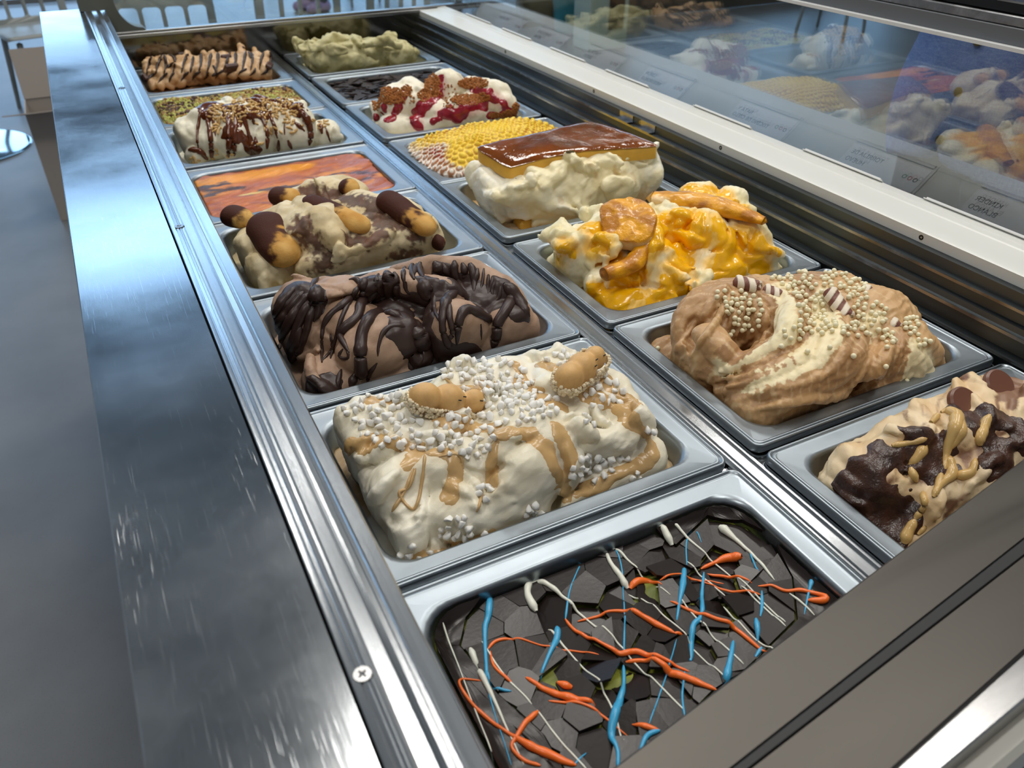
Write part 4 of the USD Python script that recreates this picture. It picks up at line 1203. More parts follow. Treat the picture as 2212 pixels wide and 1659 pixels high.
bl = [([(455, 490), (440, 590), (430, 690), (415, 740), (420, 900), (440, 1080), (540, 1400)], (2.2, 4.2, 2.4, 2, .8, .7, .7)), ([(2005, 380), (1990, 470), (1965, 560), (1940, 680)], (4, 4.4, 1.5, .7)), ([(1370, 440), (1360, 540), (1345, 620), (1330, 720)], (2.6, 4, 2, 1)), ([(1380, 440), (1380, 320), (1420, 270), (1450, 330)], (1, 1, 1, .8)), ([(1465, 460), (1455, 570), (1450, 690), (1410, 730), (1400, 890)], (1.6, 2.4, 3.2, 3.6, 2.6)),
      ([(1740, 560), (1740, 640), (1730, 690)], (1.6, 2, 1.4)), ([(1710, 700), (1720, 780), (1720, 800)], (3, 3.2, 2)), ([(1605, 790), (1590, 880), (1565, 1000)], (1.6, 3.2, 5)), ([(760, 720), (760, 780), (720, 870), (680, 970)], (4, 3.6, 2, 1.6)), ([(930, 330), (870, 440), (820, 570), (800, 690)], (.8, .9, 1, 1.6)), ([(940, 325), (1010, 340), (1060, 420), (1080, 600), (1080, 860)], (1, 1, .9, 1, 1.2)),
      ([(1080, 900), (1080, 1000), (1060, 1080), (1020, 1230), (1050, 1330), (1050, 1410)], (1.8, 2.4, 4.6, 4.6, 2, 2)), ([(1250, 1235), (1190, 1260), (1150, 1350)], (3, 2.6, 1.6)), ([(1370, 950), (1360, 1060), (1370, 1160)], (1.2, 1.2, 1.2)), ([(1330, 800), (1280, 970), (1200, 1200)], .8), ([(420, 920), (450, 1020), (540, 1040)], (1, 1.4, 1.6)), ([(1680, 370), (1720, 490)], 1.2), ([(1710, 870), (1740, 830)], (2.4, 3.6)), ([(900, 1330), (840, 1400)], 1)]
for nm, cl, ls in (('white', 'white', wl), ('orange', 'orange', ol), ('blue', 'blue', bl)):
    for q, r in ls:
        m = drizzle(fl, [(cJ(*q), tuple(np.atleast_1d(r) * .72) if np.size(r) > 1 else r * .72)], 2, sides=8, lift=.3, wob=.15)
        slab_t.part('icing_line', m, F_ink[cl], True, label=nm + ' icing line')

# ---- L5: tiramisu with ladyfingers
g = Gelato(PAN['L5'], [
    e(cD, 560, 760, .000, (50, 45, 40), 0), e(cD, 640, 900, -.012, (50, 34, 34), 0), e(cD, 800, 620, .02, (55, 52, 40), 0), e(cD, 960, 640, .026, (60, 50, 42), -25), e(cD, 1000, 420, .025, (85, 50, 36), 0), e(cD, 1300, 520, .022, (70, 50, 36), -20, rip=(.9, 40, 60)),
    e(cD, 1400, 700, .004, (95, 45, 38), 12), e(cD, 1150, 800, -.006, (85, 40, 34), 10, rip=(.9, 26, 100)), e(cD, 1600, 680, .002, (55, 45, 38), 0), e(cD, 1520, 520, .006, (45, 36, 30), -30), cc(cD, [(880, 480), (990, 570), (1090, 680)], (19, 22, 20), (.048, .044, .034)), cc(cD, [(1060, 860), (1300, 760), (1480, 640)], (10, 14, 12), (.01, .022, .028)),
    cc(cD, [(720, 940), (740, 985)], (9, 4), (-.016, -.02)), e(cD, 1250, 420, .04, (30, 26, 18), -20)], base=-.036, h=.0024, zhi=.080, k=.0045, warp=.007, wf=32, seed=31, folds=18, grooves=10, fr=(5, 11), fl=(.03, .07), over=.35)
coc = pts_of(g, [cD(*q) for q in ([(900, 360), (1100, 400), (1250, 420)], [(1300, 430), (1400, 500), (1480, 560)], [(1340, 480), (1420, 580), (1540, 560)], [(830, 600), (900, 680), (960, 720)], [(1180, 700), (1300, 700), (1400, 660)], [(1000, 880), (1060, 800)], [(1500, 800), (1620, 770)], [(1640, 680), (1690, 660)], [(980, 880), (1010, 860)], [(860, 560), (830, 620)])])
def colL5(v, n):
    c = mixc(lin('cdb98e'), lin('e0d0aa'), sstep(-.3, .4, fbm(v, 45, 33)))
    m = near(coc, v, .026) * 1.05 + .75 * fbm(v, 150, 35, 4) - .10 + .18 * n[:, 2] - .1
    return mixc(c, mixc(lin('5c3324'), lin('47261b'), sstep(-.3, .3, nz(v, 90, 37))), .93 * sstep(.22, .62, m))
t5 = heap(g, 'tiramisu_ice_cream', 'pale coffee ice cream dusted with cocoa under the ladyfingers', F_matte, colL5, zcut=-.05, sdir=(.8, .5, .3))
F_lady = food('ladyfinger', 0.7, 0.05, spec=.2, bump=0.5, bscale=420, dist=.001)
def ladyfinger(a, b, za, zb, w, label, rx=0, seed=0, cover=.45, h=.8):
    pa, pb = P(*cD(a)[0], za), P(*cD(b)[0], zb)
    R, c, L = stick(pa, pb, np.array([0, 0, 1.0]), None)
    lo = np.array([-L / 2 - .004, -w / 2 - .004, -w / 2 - .004]); hh = .0024
    N = -2 * lo / hh
    X = np.stack(np.meshgrid(*[np.arange(int(m) + 2) * hh + lo[k] for k, m in enumerate(N)], indexing='ij'), -1)
    q = X.copy(); rr = w / 2
    s = X[..., 0] / (L / 2)
    wid = rr * (1 - .10 * s + .04 * np.cos(s * 3))
    ax = np.maximum(np.abs(X[..., 0]) - (L / 2 - rr), 0)
    d = np.sqrt(ax ** 2 + (X[..., 1] * rr / wid) ** 2 + (X[..., 2] * rr / wid / h) ** 2) - rr + .0012 * nz(X + seed, 60, 41)
    v, f = nets(d.astype(np.float32), lo, hh)
    wv = v @ R.T + c
    n = vnormals(wv, f)
    base = mixc(lin('c08c42'), lin('dcb068'), sstep(-.4, .5, fbm(v + seed, 50, 43)))
    m = (cover - s_of(v, L)) * 1.5 + .5 * fbm(v + seed, 90, 45, 4) + .35 * v[:, 1] / (w / 2) * rx
    col = mixc(base, lin('45241a'), sstep(.0, .28, m))
    obj('ladyfinger', (wv, f), F_lady, label, 'biscuit', group=None, smooth=True, col=np.clip(col, 0, 1))
s_of = lambda v, L: v[:, 0] / L
ladyfinger((575, 540), (775, 850), .042, .012, .056, 'large cocoa dusted ladyfinger leaning down at the left front of the tiramisu', -1.1, 1, .30)
ladyfinger((330, 510), (520, 560), .034, .034, .036, 'dark ladyfinger at the far left, half behind the large leaning one', 0, 2, .28)
ladyfinger((640, 390), (850, 400), .042, .046, .034, 'ladyfinger lying at the back left with a bare right end', 0, 3, .16)
ladyfinger((860, 430), (1320, 610), .058, .038, .037, 'long cocoa dusted ladyfinger across the middle with a bare golden tip', 0, 4, .16)
ladyfinger((1400, 390), (1760, 640), .056, .030, .038, 'dark cocoa covered ladyfinger along the right side of the tiramisu', 0, 5, .30)
ladyfinger((1120, 320), (1250, 340), .052, .052, .030, 'short ladyfinger end sticking up at the back of the tiramisu', 0, 6, .1)
ladyfinger((1740, 720), (1840, 690), .0, .004, .032, 'reddish cocoa biscuit end low at the right pan wall', 0, 7, .45)

# ---- L4: burnt orange cream, level with the rim
g = Gelato(PAN['L4'], [], base=-.0065, h=.0024, zlo=-.03, zhi=.008, base_amp=.0012, seed=51, warp=.003, clip=True)
def colL4(v, n):
    u = v * np.array([1.0, 2.2, 1.0])
    a = fbm(u, 14, 53, 5); b = fbm(u, 34, 57, 4)
    x = (v[:, 0] + .36) / .36; y = (v[:, 1] - LN[4]) / PD
    c = mixc(lin('c0641a'), lin('d8841c'), sstep(-.3, .3, a))
    c = mixc(c, lin('a8552a'), sstep(-.05, .3, b + .5 * (x - .4)))
    band = np.exp(-((y - .95 + .55 * (1 - x)) / .22) ** 2)
    c = mixc(c, lin('ec9a10'), .8 * sstep(.45, .8, np.exp(-((y - .78) / .10) ** 2) * (1 - sstep(.55, .8, x)) + .5 * a))
    c = mixc(c, lin('2e1a1c'), .92 * sstep(.12, .42, a + .7 * b + .55 * np.exp(-((y - .48) / .22) ** 2) - .42 - .30 * sstep(.5, .9, x)))
    return mixc(c, lin('e0c070'), sstep(.75, .9, np.exp(-((x - .30) / .12) ** 2 - ((y - .45) / .035) ** 2) + .4 * b))
F_burn = food('burnt_glaze', 0.34, 0.08, bump=0.7, bscale=260, coat=0.12, dist=.0012, crough=.2, spec=.3)
heap(g, 'burnt_cream', 'orange cream with a burnt black and amber glaze level with its pan', F_burn, colL4, zcut=-.02, streak=.0006, sfreq=200, kind_cat='ice cream')

# ---- L3: white ice cream with amber sauce and pine nuts
g = Gelato(PAN['L3'], [
    e(cA, 700, 1080, .012, (52, 46, 42), 0), e(cA, 900, 1000, .024, (70, 50, 50), 0), e(cA, 1200, 990, .026, (80, 52, 52), 0), e(cA, 1480, 980, .026, (66, 50, 48), 0), e(cA, 1560, 1080, .01, (44, 46, 44), 0),
    e(cA, 880, 1130, .006, (36, 40, 42), 0), e(cA, 1060, 1140, .006, (40, 40, 44), 0), e(cA, 1280, 1120, .004, (44, 40, 44), 0), e(cA, 1830, 1080, -.004, (46, 40, 34), 0), e(cA, 1920, 1090, -.006, (22, 24, 28), 0), e(cA, 700, 1270, -.018, (38, 22, 20), 0), cc(cA, [(1600, 860), (1680, 960), (1690, 1080)], (16, 15, 13), (.055, .035, .01)), cc(cA, [(740, 940), (760, 1080), (740, 1150)], (12, 13, 11), (.045, .02, .0))],
    base=-.038, h=.0025, zhi=.092, k=.0045, warp=.0055, wf=30, seed=61, folds=12, grooves=8, fr=(5, 9), fl=(.03, .05))
ivory = lin('ded8bf')
t3 = heap(g, 'pine_nut_ice_cream', 'ivory ice cream with amber sauce runs and pine nuts on top', F_cream, lambda v, n: mixc(ivory, lin('eae5cf'), sstep(-.4, .4, fbm(v, 40, 63))), zcut=-.05, sdir=(.2, .2, 1))
dr = [([(770, 830), (750, 960), (735, 1060), (745, 1180)], 3), ([(800, 860), (830, 980), (850, 1100), (860, 1270)], (3, 4, 5, 5)), ([(860, 900), (880, 1000), (890, 1080)], 2.5), ([(1010, 900), (1000, 1010), (1010, 1130), (1000, 1260)], (5, 6, 6, 4)), ([(1060, 900), (1060, 1050), (1050, 1250)], (4, 5, 4)), ([(1130, 890), (1150, 1000), (1170, 1060), (1210, 1230)], (4, 5, 3, 6)), ([(1270, 880), (1330, 1040), (1330, 1190)], (3, 4, 4)), ([(1350, 900), (1400, 1010), (1420, 1100)], (3, 4, 3)),
      ([(1430, 1120), (1430, 1210)], 5), ([(1510, 1120), (1540, 1190)], 5), ([(1600, 850), (1670, 940), (1700, 1040), (1690, 1160)], (6, 8, 7, 4)), ([(1480, 960), (1480, 1070)], 2.5), ([(1230, 1090), (1250, 1200)], 5), ([(1780, 960), (1800, 1060)], 5), ([(1830, 1010), (1870, 1130)], 2.5), ([(1560, 960), (1650, 1040)], 4), ([(1200, 900), (1220, 980)], 5), ([(660, 1200), (760, 1210), (820, 1280)], 6)]
driz_part(t3, g, [(cA(*q), r) for q, r in dr], 4, F_amber, 'amber_run', sides=8, lift=.1, maxjump=.04)
coat_part(t3, g, [cA(*q) for q in ([(800, 810), (950, 830), (1100, 850)], [(780, 820), (820, 880)], [(1180, 760), (1300, 780), (1430, 770)], [(1000, 900), (1060, 960)], [(1150, 880), (1300, 880)], [(980, 1050), (1060, 1080)], [(1180, 1140), (1230, 1230)], [(1500, 800), (1600, 850)])], 14, F_amber, 'amber_pool', thick=.0014, noise=.6)
rs = np.random.RandomState(3)
px = scatter_px(rs, [(240 + x * .25316, 20 + y * .25316, a * .25316, b * .25316, n) for x, y, a, b, n in ((950, 890, 130, 80, 95), (1150, 830, 160, 60, 95), (1350, 850, 150, 90, 80), (1500, 840, 120, 100, 60), (900, 1020, 50, 60, 14), (1080, 920, 80, 60, 30), (1780, 970, 80, 50, 26), (1400, 980, 160, 80, 20), (1250, 1160, 60, 40, 6), (890, 1240, 30, 40, 5), (1010, 1240, 30, 30, 5), (1560, 1000, 70, 60, 10), (700, 1290, 50, 20, 5))])
p, ok = g.cast(px); p = p[ok]; p = p[thin(p, .0046)]
F_nut = food('pine_nut', 0.35, 0.1, tint='c9a263', bump=.1, vary=.2, vscale=150)
nn = g.grad(p)
for q, m in list(zip(p, nn))[:290]:
    s = rs.uniform(.0085, .0115) / 2
    v, f = arr(trimesh.creation.icosphere(1, 1.0))
    v = v * np.array([s, s * .48 * 1, s * .44]); v[:, 1] *= 1 - .3 * v[:, 0] / s
    R = align(m) @ trimesh.transformations.rotation_matrix(rs.uniform(0, 6.28), (0, 0, 1))[:3, :3]
    t3.part('pine_nut', (v @ R.T + q + m * s * .28, f), F_nut, True)

# ---- L2: level pistachio crumble
g = Gelato(PAN['L2'], [], base=-.008, h=.003, zlo=-.03, zhi=.008, base_amp=.0025, seed=71, warp=.004)
t = heap(g, 'pistachio_crumble', 'level pistachio ice cream covered with green and brown nut crumbs', F_matte, lambda v, n: mixc(lin('9a964a'), lin('a58d58'), sstep(-.2, .3, fbm(v, 30, 73))), zcut=-.022, streak=.001)
rs = np.random.RandomState(12)
x0, y0, x1, y1 = PAN['L2']
def crumbs(n, size, mat, name, lab=None, seed=0, dens=None):
    xy = np.column_stack([rs.uniform(x0 + .03, x1 - .03, n), rs.uniform(y0 + .03, y1 - .03, n)])
    if dens is not None:
        xy = xy[fbm(np.column_stack([xy, xy[:, 0] * 0]), 26, seed) > dens]
    q, ok = g.drop(xy); q = q[ok]
    t.part(name, bits(rs, q, np.tile([0, 0, 1.0], (len(q), 1)), size, sink=.45), mat, False, label=lab, kind='stuff')
crumbs(2600, .0050, food('green_crumb', .6, .1, tint='bcbd62', bump=.2, vary=.3, vscale=200), 'green_crumb', 'green pistachio crumb', 74, -.35)
crumbs(1700, .0058, food('brown_crumb', .6, .05, tint='a8824c', bump=.2, vary=.35, vscale=200), 'brown_crumb', 'brown nut crumb', 75, -.1)
crumbs(500, .0085, food('dark_crumb', .5, .03, tint='4f342a', bump=.2, vary=.3, vscale=150), 'chocolate_crumb', 'dark chocolate crumb', 76, .05)

# ---- L1: toffee ice cream with chocolate bars
prim = []
rs = np.random.RandomState(14)
for i in range(12):
    prim.append(cc(cA, [(300 + i * 92, 560 - i * 2), (330 + i * 92, 480 - i * 4), (310 + i * 92, 430 - i * 3)], (17, 20, 14), (.006, .016 + .004 * (i > 5), .018)))
    prim.append(cc(cA, [(330 + i * 90, 650 - i * 9), (350 + i * 90, 590 - i * 6), (340 + i * 90, 560 - i * 5)], (15, 17, 12), (-.012, -.004, .0)))
for x, y in ((1110, 320), (1330, 370), (650, 360), (860, 380)):
    prim.append(cc(cA, [(x, y + 70), (x, y)], (18, 9), (.022, .040)))
g = Gelato(PAN['L1'], prim + [e(cA, 700, 500, .0, (150, 70, 30), 0), e(cA, 1380, 500, .0, (40, 50, 36), 0)], base=-.03, h=.0026, zhi=.065, k=.004, warp=.006, wf=36, seed=81, folds=24, fr=(4, 8), fl=(.02, .05), fdir=70)
tan = lin('bd9568')
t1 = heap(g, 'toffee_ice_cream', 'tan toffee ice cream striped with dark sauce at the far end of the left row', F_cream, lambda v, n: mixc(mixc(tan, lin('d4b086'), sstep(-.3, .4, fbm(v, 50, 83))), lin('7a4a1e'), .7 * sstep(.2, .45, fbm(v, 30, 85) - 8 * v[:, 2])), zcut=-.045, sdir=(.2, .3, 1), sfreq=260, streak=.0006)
L1d = []
for i in range(17):
    x = 230 + i * 74
    L1d.append(([(x, 560 - i * 3), (x + 20, 480 - i * 4), (x + rs.uniform(0, 60), 400 - i * 3)], (2.2, 3.6, 4.6)))
for i in range(12):
    x = 300 + i * 98
    L1d.append(([(x, 640 - i * 8), (x + rs.uniform(10, 50), 590 - i * 6), (x + rs.uniform(20, 90), 550 - i * 5)], (1.8, 3.2, 4.2)))
L1d += [([(440, 380), (520, 400), (540, 450), (480, 500)], 4), ([(870, 480), (900, 540), (860, 570)], 4), ([(1120, 320), (1170, 360), (1190, 420)], 4), ([(360, 400), (300, 380)], 4)]
driz_part(t1, g, [(cA(*q), r) for q, r in L1d], 3, F_choc, 'sauce_strand', sides=6, lift=.25, step=2.5)
F_bar = food('milk_chocolate', .35, .03, tint='4a2c22', bump=.1, vary=.1)
for k, (x, y, z, sx, sy, rz, ry, lb) in enumerate(((1020, 500, .030, .034, .030, 10, -35, 'dark square chocolate piece right of the middle in the toffee ice cream'), (680, 505, .016, .036, .016, -6, -10, 'small chocolate bar lying in the middle of the toffee ice cream'), (830, 400, .032, .034, .014, 30, 12, 'small chocolate bar at the back of the toffee ice cream'), (330, 580, .002, .032, .024, 10, 25, 'dark chocolate piece at the left front of the toffee ice cream'), (1350, 480, .022, .036, .016, 70, 30, 'chocolate bar standing at the right end of the toffee ice cream'), (980, 410, .034, .026, .020, 0, -30, 'dark chocolate chunk at the back right of the toffee ice cream'), (610, 380, .026, .028, .012, 10, 10, 'thin chocolate bar at the back left of the toffee ice cream'))):
    R = trimesh.transformations.euler_matrix(math.radians(ry), 0, math.radians(rz))[:3, :3]
    obj('chocolate_bar', placed(rbox(sx, sy, .011, .003), R, P(*cA((x, y))[0], z)), F_bar, lb, 'chocolate')

# ---- R1: green pistachio
g = Gelato(PAN['R1'], [
    e(cB, 560, 270, .018, (110, 52, 38), 5), e(cB, 330, 280, .010, (55, 52, 44), 0, rip=(.8, 50, 0)), e(cB, 520, 180, .040, (52, 40, 22), 0), e(cB, 760, 240, .020, (80, 50, 38), 0, rip=(1.6, 22, 20)), e(cB, 950, 260, .010, (50, 48, 38), 0, rip=(2.0, 18, 10)),
    cc(cB, [(300, 220), (420, 180), (470, 140), (600, 140)], (10, 13, 12, 11), (.05, .056, .062, .058)), cc(cB, [(620, 150), (700, 190), (820, 170), (930, 190)], (12, 10, 12, 12), (.056, .052, .054, .044)), cc(cB, [(420, 230), (560, 250), (640, 290), (500, 320)], (10, 13, 13, 9), (.044, .04, .03, .022)), cc(cB, [(300, 350), (450, 340), (600, 320), (800, 320)], (14, 16, 17, 14), (-.004, .004, .01, .006)), cc(cB, [(440, 390), (480, 360)], (12, 10), (-.012, -.008)), cc(cB, [(980, 220), (1030, 260), (1060, 320)], (10, 12, 10), (.036, .022, .0))],
    base=-.03, h=.0026, zhi=.085, k=.0045, warp=.008, wf=34, seed=91, folds=36, grooves=16, fr=(5, 11), fl=(.03, .08), rs=.95)
heap(g, 'pistachio_ice_cream', 'heaped green pistachio ice cream at the far end of the right row', F_matte, lambda v, n: mixc(lin('aba372'), lin('c6be90'), sstep(-.4, .4, fbm(v, 40, 93))), zcut=-.045, sdir=(.4, .5, .7), streak=.0008, sfreq=240)

# ---- R2: chocolate shards, level
x0, y0, x1, y1 = PAN['R2']
g = Gelato(PAN['R2'], [], base=-.012, h=.003, zlo=-.03, zhi=.008, base_amp=.002, seed=101, warp=.004)
t2 = heap(g, 'dark_chocolate_ice_cream', 'dark chocolate ice cream covered level with thin chocolate shards', F_cream, lambda v, n: np.tile(lin('271d1b'), (len(v), 1)), zcut=-.025, streak=.0008)
rs = np.random.RandomState(15)
F_shard = food('chocolate_flake', .5, .0, tint='281d1b', bump=.15, bscale=200, vary=.15, spec=.25)
for i in range(120):
    a = np.sort(rs.uniform(0, 2 * np.pi, rs.randint(4, 6)))
    w, hgt = rs.uniform(.012, .030), rs.uniform(.008, .018)
    poly = MultiPoint(np.stack([np.cos(a) * w, np.sin(a) * hgt], 1)).convex_hull
    if poly.geom_type != 'Polygon' or poly.area < 1.2e-4:
        continue
    m = trimesh.creation.extrude_polygon(poly, .0022, engine='earcut')
    R = trimesh.transformations.euler_matrix(rs.normal(0, .09), rs.normal(0, .09), rs.normal(.1, .5))[:3, :3]
    t2.part('chocolate_shard', placed(m, R, (rs.uniform(x0 + .048, x1 - .048), rs.uniform(y0 + .042, y1 - .042), -.0105 + rs.uniform(0, .005))), F_shard, 20)

# ---- R3: white ice cream with berry sauce and crumbs
g = Gelato(PAN['R3'], [
    e(cB, 940, 610, .018, (54, 46, 44), 10), e(cB, 1030, 560, .028, (40, 42, 40), 0), e(cB, 1310, 530, .034, (38, 38, 50), 0), e(cB, 1230, 560, .024, (46, 42, 42), 0), e(cB, 1620, 580, .026, (52, 44, 42), -20), e(cB, 1520, 540, .03, (46, 42, 36), 0), e(cB, 1710, 650, .010, (38, 40, 38), 0),
    e(cB, 1450, 670, .006, (75, 44, 38), 8), e(cB, 1190, 690, .002, (40, 36, 34), 0), e(cB, 1090, 640, .012, (34, 36, 40), 0), e(cB, 900, 780, -.018, (62, 34, 22), 5), cc(cB, [(760, 620), (770, 700), (760, 740)], (10, 12, 8), (.008, -.006, -.014)), cc(cB, [(1020, 780), (1120, 760), (1300, 740)], (14, 16, 14), (-.014, -.01, -.006)), e(cB, 1660, 710, -.01, (60, 30, 26), 0)],
    base=-.032, h=.0024, zhi=.095, k=.0045, warp=.006, wf=32, seed=111, folds=8, grooves=6, fr=(4, 8), fl=(.03, .05), over=.35)
bz = pts_of(g, [cB(*q) for q in ([(1150, 610), (1080, 700), (1070, 760)], [(1250, 690), (1400, 690), (1560, 620)], [(1250, 470), (1240, 570)], [(1640, 570), (1700, 620)])])
t = heap(g, 'cheesecake_ice_cream', 'three white mounds of ice cream with red berry sauce and brown crumbs', F_cream, lambda v, n: mixc(mixc(lin('e9e1c9'), lin('f1ead6'), sstep(-.4, .4, fbm(v, 50, 113))), lin('c8566a'), .6 * near(bz, v, .02)), zcut=-.045, sdir=(.2, .3, 1))
coat_part(t, g, [cB(*q) for q in ([(1150, 600), (1100, 650), (1060, 720), (1080, 780)], [(1200, 580), (1130, 640), (1090, 700)], [(1250, 690), (1330, 700), (1400, 690)], [(1440, 640), (1520, 620), (1560, 640)], [(1300, 660), (1360, 720)])], 13, F_berry, 'berry_sauce', thick=.003, noise=.4)
coat_part(t, g, [cB(*q) for q in ([(840, 640), (820, 700), (790, 720)], [(940, 640), (900, 710)], [(880, 720), (860, 730)], [(1250, 430), (1240, 500), (1230, 560)], [(1480, 520), (1540, 520), (1600, 530)], [(1620, 570), (1640, 590)], [(1700, 610), (1730, 660), (1780, 690)], [(1600, 700), (1680, 700)], [(1380, 560), (1420, 640)], [(960, 580), (1000, 540)], [(1200, 740), (1240, 720)])], 9, F_berry, 'berry_sauce', thick=.0022, noise=.5)
F_brn = food('biscuit_crumb', .7, .05, tint='9c5e24', bump=.3, vary=.3, vscale=160)
rs = np.random.RandomState(16)
def crumb_zone(zones, size, mat, name, sink=.3):
    px = scatter_px(rs, [(*cB((x, y))[0], a * .29837, b * .29837, n) for x, y, a, b, n in zones])
    q, ok = g.cast(px); q = q[ok]
    t.part(name, bits(rs, q, g.grad(q), size, sink=sink), mat, False, kind='stuff')
crumb_zone([(880, 560, 110, 60, 420), (1190, 490, 60, 90, 420), (1130, 560, 50, 50, 150), (1480, 470, 110, 40, 420), (1440, 590, 120, 40, 420), (1560, 570, 40, 30, 100), (1740, 700, 60, 40, 260), (1790, 660, 30, 50, 120), (780, 610, 30, 60, 120), (1640, 700, 50, 20, 80), (1000, 520, 40, 40, 60), (1300, 560, 80, 90, 40), (950, 600, 120, 60, 30)], .0042, F_brn, 'biscuit_crumb')

# ---- R4: toasted lemon meringue
x0, y0, x1, y1 = PAN['R4']
MX = [P(*cB(q)[0], .03)[:2] for q in ((960, 880), (1150, 760))]
g = Gelato(PAN['R4'], [], base=None, h=.0015, zlo=-.012, zhi=.052, seed=121, clip=True)
X = g.X
cx, cy = (x0 + x1) / 2 - .001, (y0 + y1) / 2 + .002
W = X[..., :2] + .004 * np.stack([nz(X, 24, 5), nz(X, 24, 6)], -1)
ax, ay = np.abs(W[..., 0] - cx) / .152, np.abs(W[..., 1] - cy) / .104
rr = (ax ** 4 + ay ** 4) ** .25
top = .030 * (1 - np.clip(rr, 0, 1.2) ** 3.4) + .002 + .005 * nz(X * np.array([1, 1, 0]), 14, 7)
# dollops in a hexagonal field, each a small curl
sp = .0150
gx = X[..., 0] + .0058 * nz(X, 42, 8); gy = X[..., 1] + .0058 * nz(X, 42, 9)
row = np.round(gy / (sp * .80)); off = (row % 2) * .5
dxx = gx / sp - off; dxx = (dxx - np.round(dxx)) * sp; dyy = gy - row * sp * .80
bump = np.exp(-((dxx / .0054) ** 2 + ((dyy + .0012) / .0048) ** 2)) * (.0072 + .0030 * nz(X, 33, 10))
g.F = np.maximum((X[..., 2] - top - bump) * .75, np.where(X[..., 2] < 0, g.F * 0 + (rr - 1.06) * .1, -1)).astype(np.float32)
def colR4(v, n):
    gx = v[:, 0] + .0058 * nz(v, 42, 8); gy = v[:, 1] + .0058 * nz(v, 42, 9)
    row = np.round(gy / (sp * .80)); off = (row % 2) * .5
    dx = gx / sp - off; dx = (dx - np.round(dx)) * sp; dy = gy - row * sp * .80
    d = np.hypot(dx / 1.12, dy + .0012)
    ux, uy = (v[:, 0] - x0) / .361, (v[:, 1] - y0) / PD
    ye = sstep(.12, .17, ux + .10 * nz(v, 20, 3) - .14 * np.clip(.35 - uy, 0, 1)) * (1 - sstep(.93, .97, ux)) * (1 - sstep(.93, .97, uy)) * sstep(.02, .06, uy + .04 * nz(v, 30, 4))
    ring = np.exp(-((d - .0047) / .0013) ** 2) 
    c = mixc(lin('f2eee4'), lin('f4d23c'), ye)
    edge = (1 - sstep(.02, .22, ux)) * sstep(.004, .018, v[:, 2])
    return mixc(c, lin('a8652a'), np.clip(ring * (.74 + .7 * nz(v, 18, 5) + .45 * (1 - ye)), 0, .9) + .6 * edge * sstep(-.35, .3, nz(v, 30, 6)) * (1 - ye))
heap(g, 'lemon_meringue_ice_cream', 'white meringue slab with a yellow lemon top and toasted brown curls', F_cream, colR4, zcut=-.010, streak=.0002)

# ---- R5: caramel flan slab on cream
g = Gelato(PAN['R5'], [
    e(cC, 800, 560, .012, (44, 52, 44), 0), e(cC, 860, 640, -.004, (44, 34, 34), 0), e(cC, 1050, 560, .014, (62, 58, 46), 0, rip=(1.4, 26, 60)), e(cC, 1300, 520, .018, (80, 60, 46), 0), e(cC, 1480, 560, .004, (54, 44, 46), 0), e(cC, 1600, 470, .018, (70, 60, 48), 0), e(cC, 1830, 420, .018, (56, 56, 50), 0, rip=(2.4, 24, 20)), e(cC, 1980, 400, .014, (42, 52, 50), 0, rip=(2.2, 22, 10)),
    cc(cC, [(940, 560), (1080, 560), (1240, 640), (1360, 690)], (22, 20, 18, 12), (.03, .028, .008, -.004)), cc(cC, [(930, 620), (1080, 660), (1300, 700)], (22, 19, 12), (.008, .002, -.01)), cc(cC, [(1100, 440), (1180, 480), (1200, 560)], (14, 15, 10), (.048, .044, .03)), cc(cC, [(1180, 520), (1240, 450), (1320, 400), (1430, 360)], (11, 14, 15, 12), (.04, .05, .055, .058)),
    cc(cC, [(1480, 400), (1540, 350), (1640, 360), (1680, 330)], (15, 16, 14, 12), (.052, .058, .056, .058)), cc(cC, [(1620, 520), (1720, 500), (1740, 560), (1640, 580)], (12, 15, 14, 10), (.03, .03, .016, .012)), cc(cC, [(1760, 290), (1850, 290), (1920, 310)], (11, 14, 12), (.064, .06, .056)), e(cC, 1420, 620, .0, (36, 30, 32), 0), cc(cC, [(660, 520), (720, 420), (850, 430)], (16, 20, 18), (.012, .03, .036)), cc(cC, [(1130, 770), (1300, 740), (1420, 710)], (9, 12, 8), (-.024, -.022, -.02)), e(cC, 1500, 700, -.02, (50, 20, 18), 0)],
    base=-.036, h=.0022, zhi=.085, k=.0036, warp=.006, wf=36, seed=131, folds=30, grooves=22, fr=(4, 9), fl=(.04, .09), rs=.94)
def colR5(v, n):
    ux = (v[:, 0] - x0) / .36
    c = mixc(lin('f3eedb'), lin('f1e4ba'), sstep(-.3, .4, fbm(v, 30, 133) + .9 * (1 - np.abs(ux - .5) / .35)))
    return mixc(c, lin('c08a3a'), .7 * sstep(-.026, -.034, v[:, 2]) + .35 * sstep(.35, .6, fbm(v, 60, 135)) * sstep(.2, .4, ux) * (1 - sstep(.7, .9, ux)))
t5b = heap(g, 'cream_ice_cream', 'white and pale yellow cream in folds under the caramel flan slab', F_cream, colR5, zcut=-.05, sdir=(.9, .2, .3), streak=.0005)
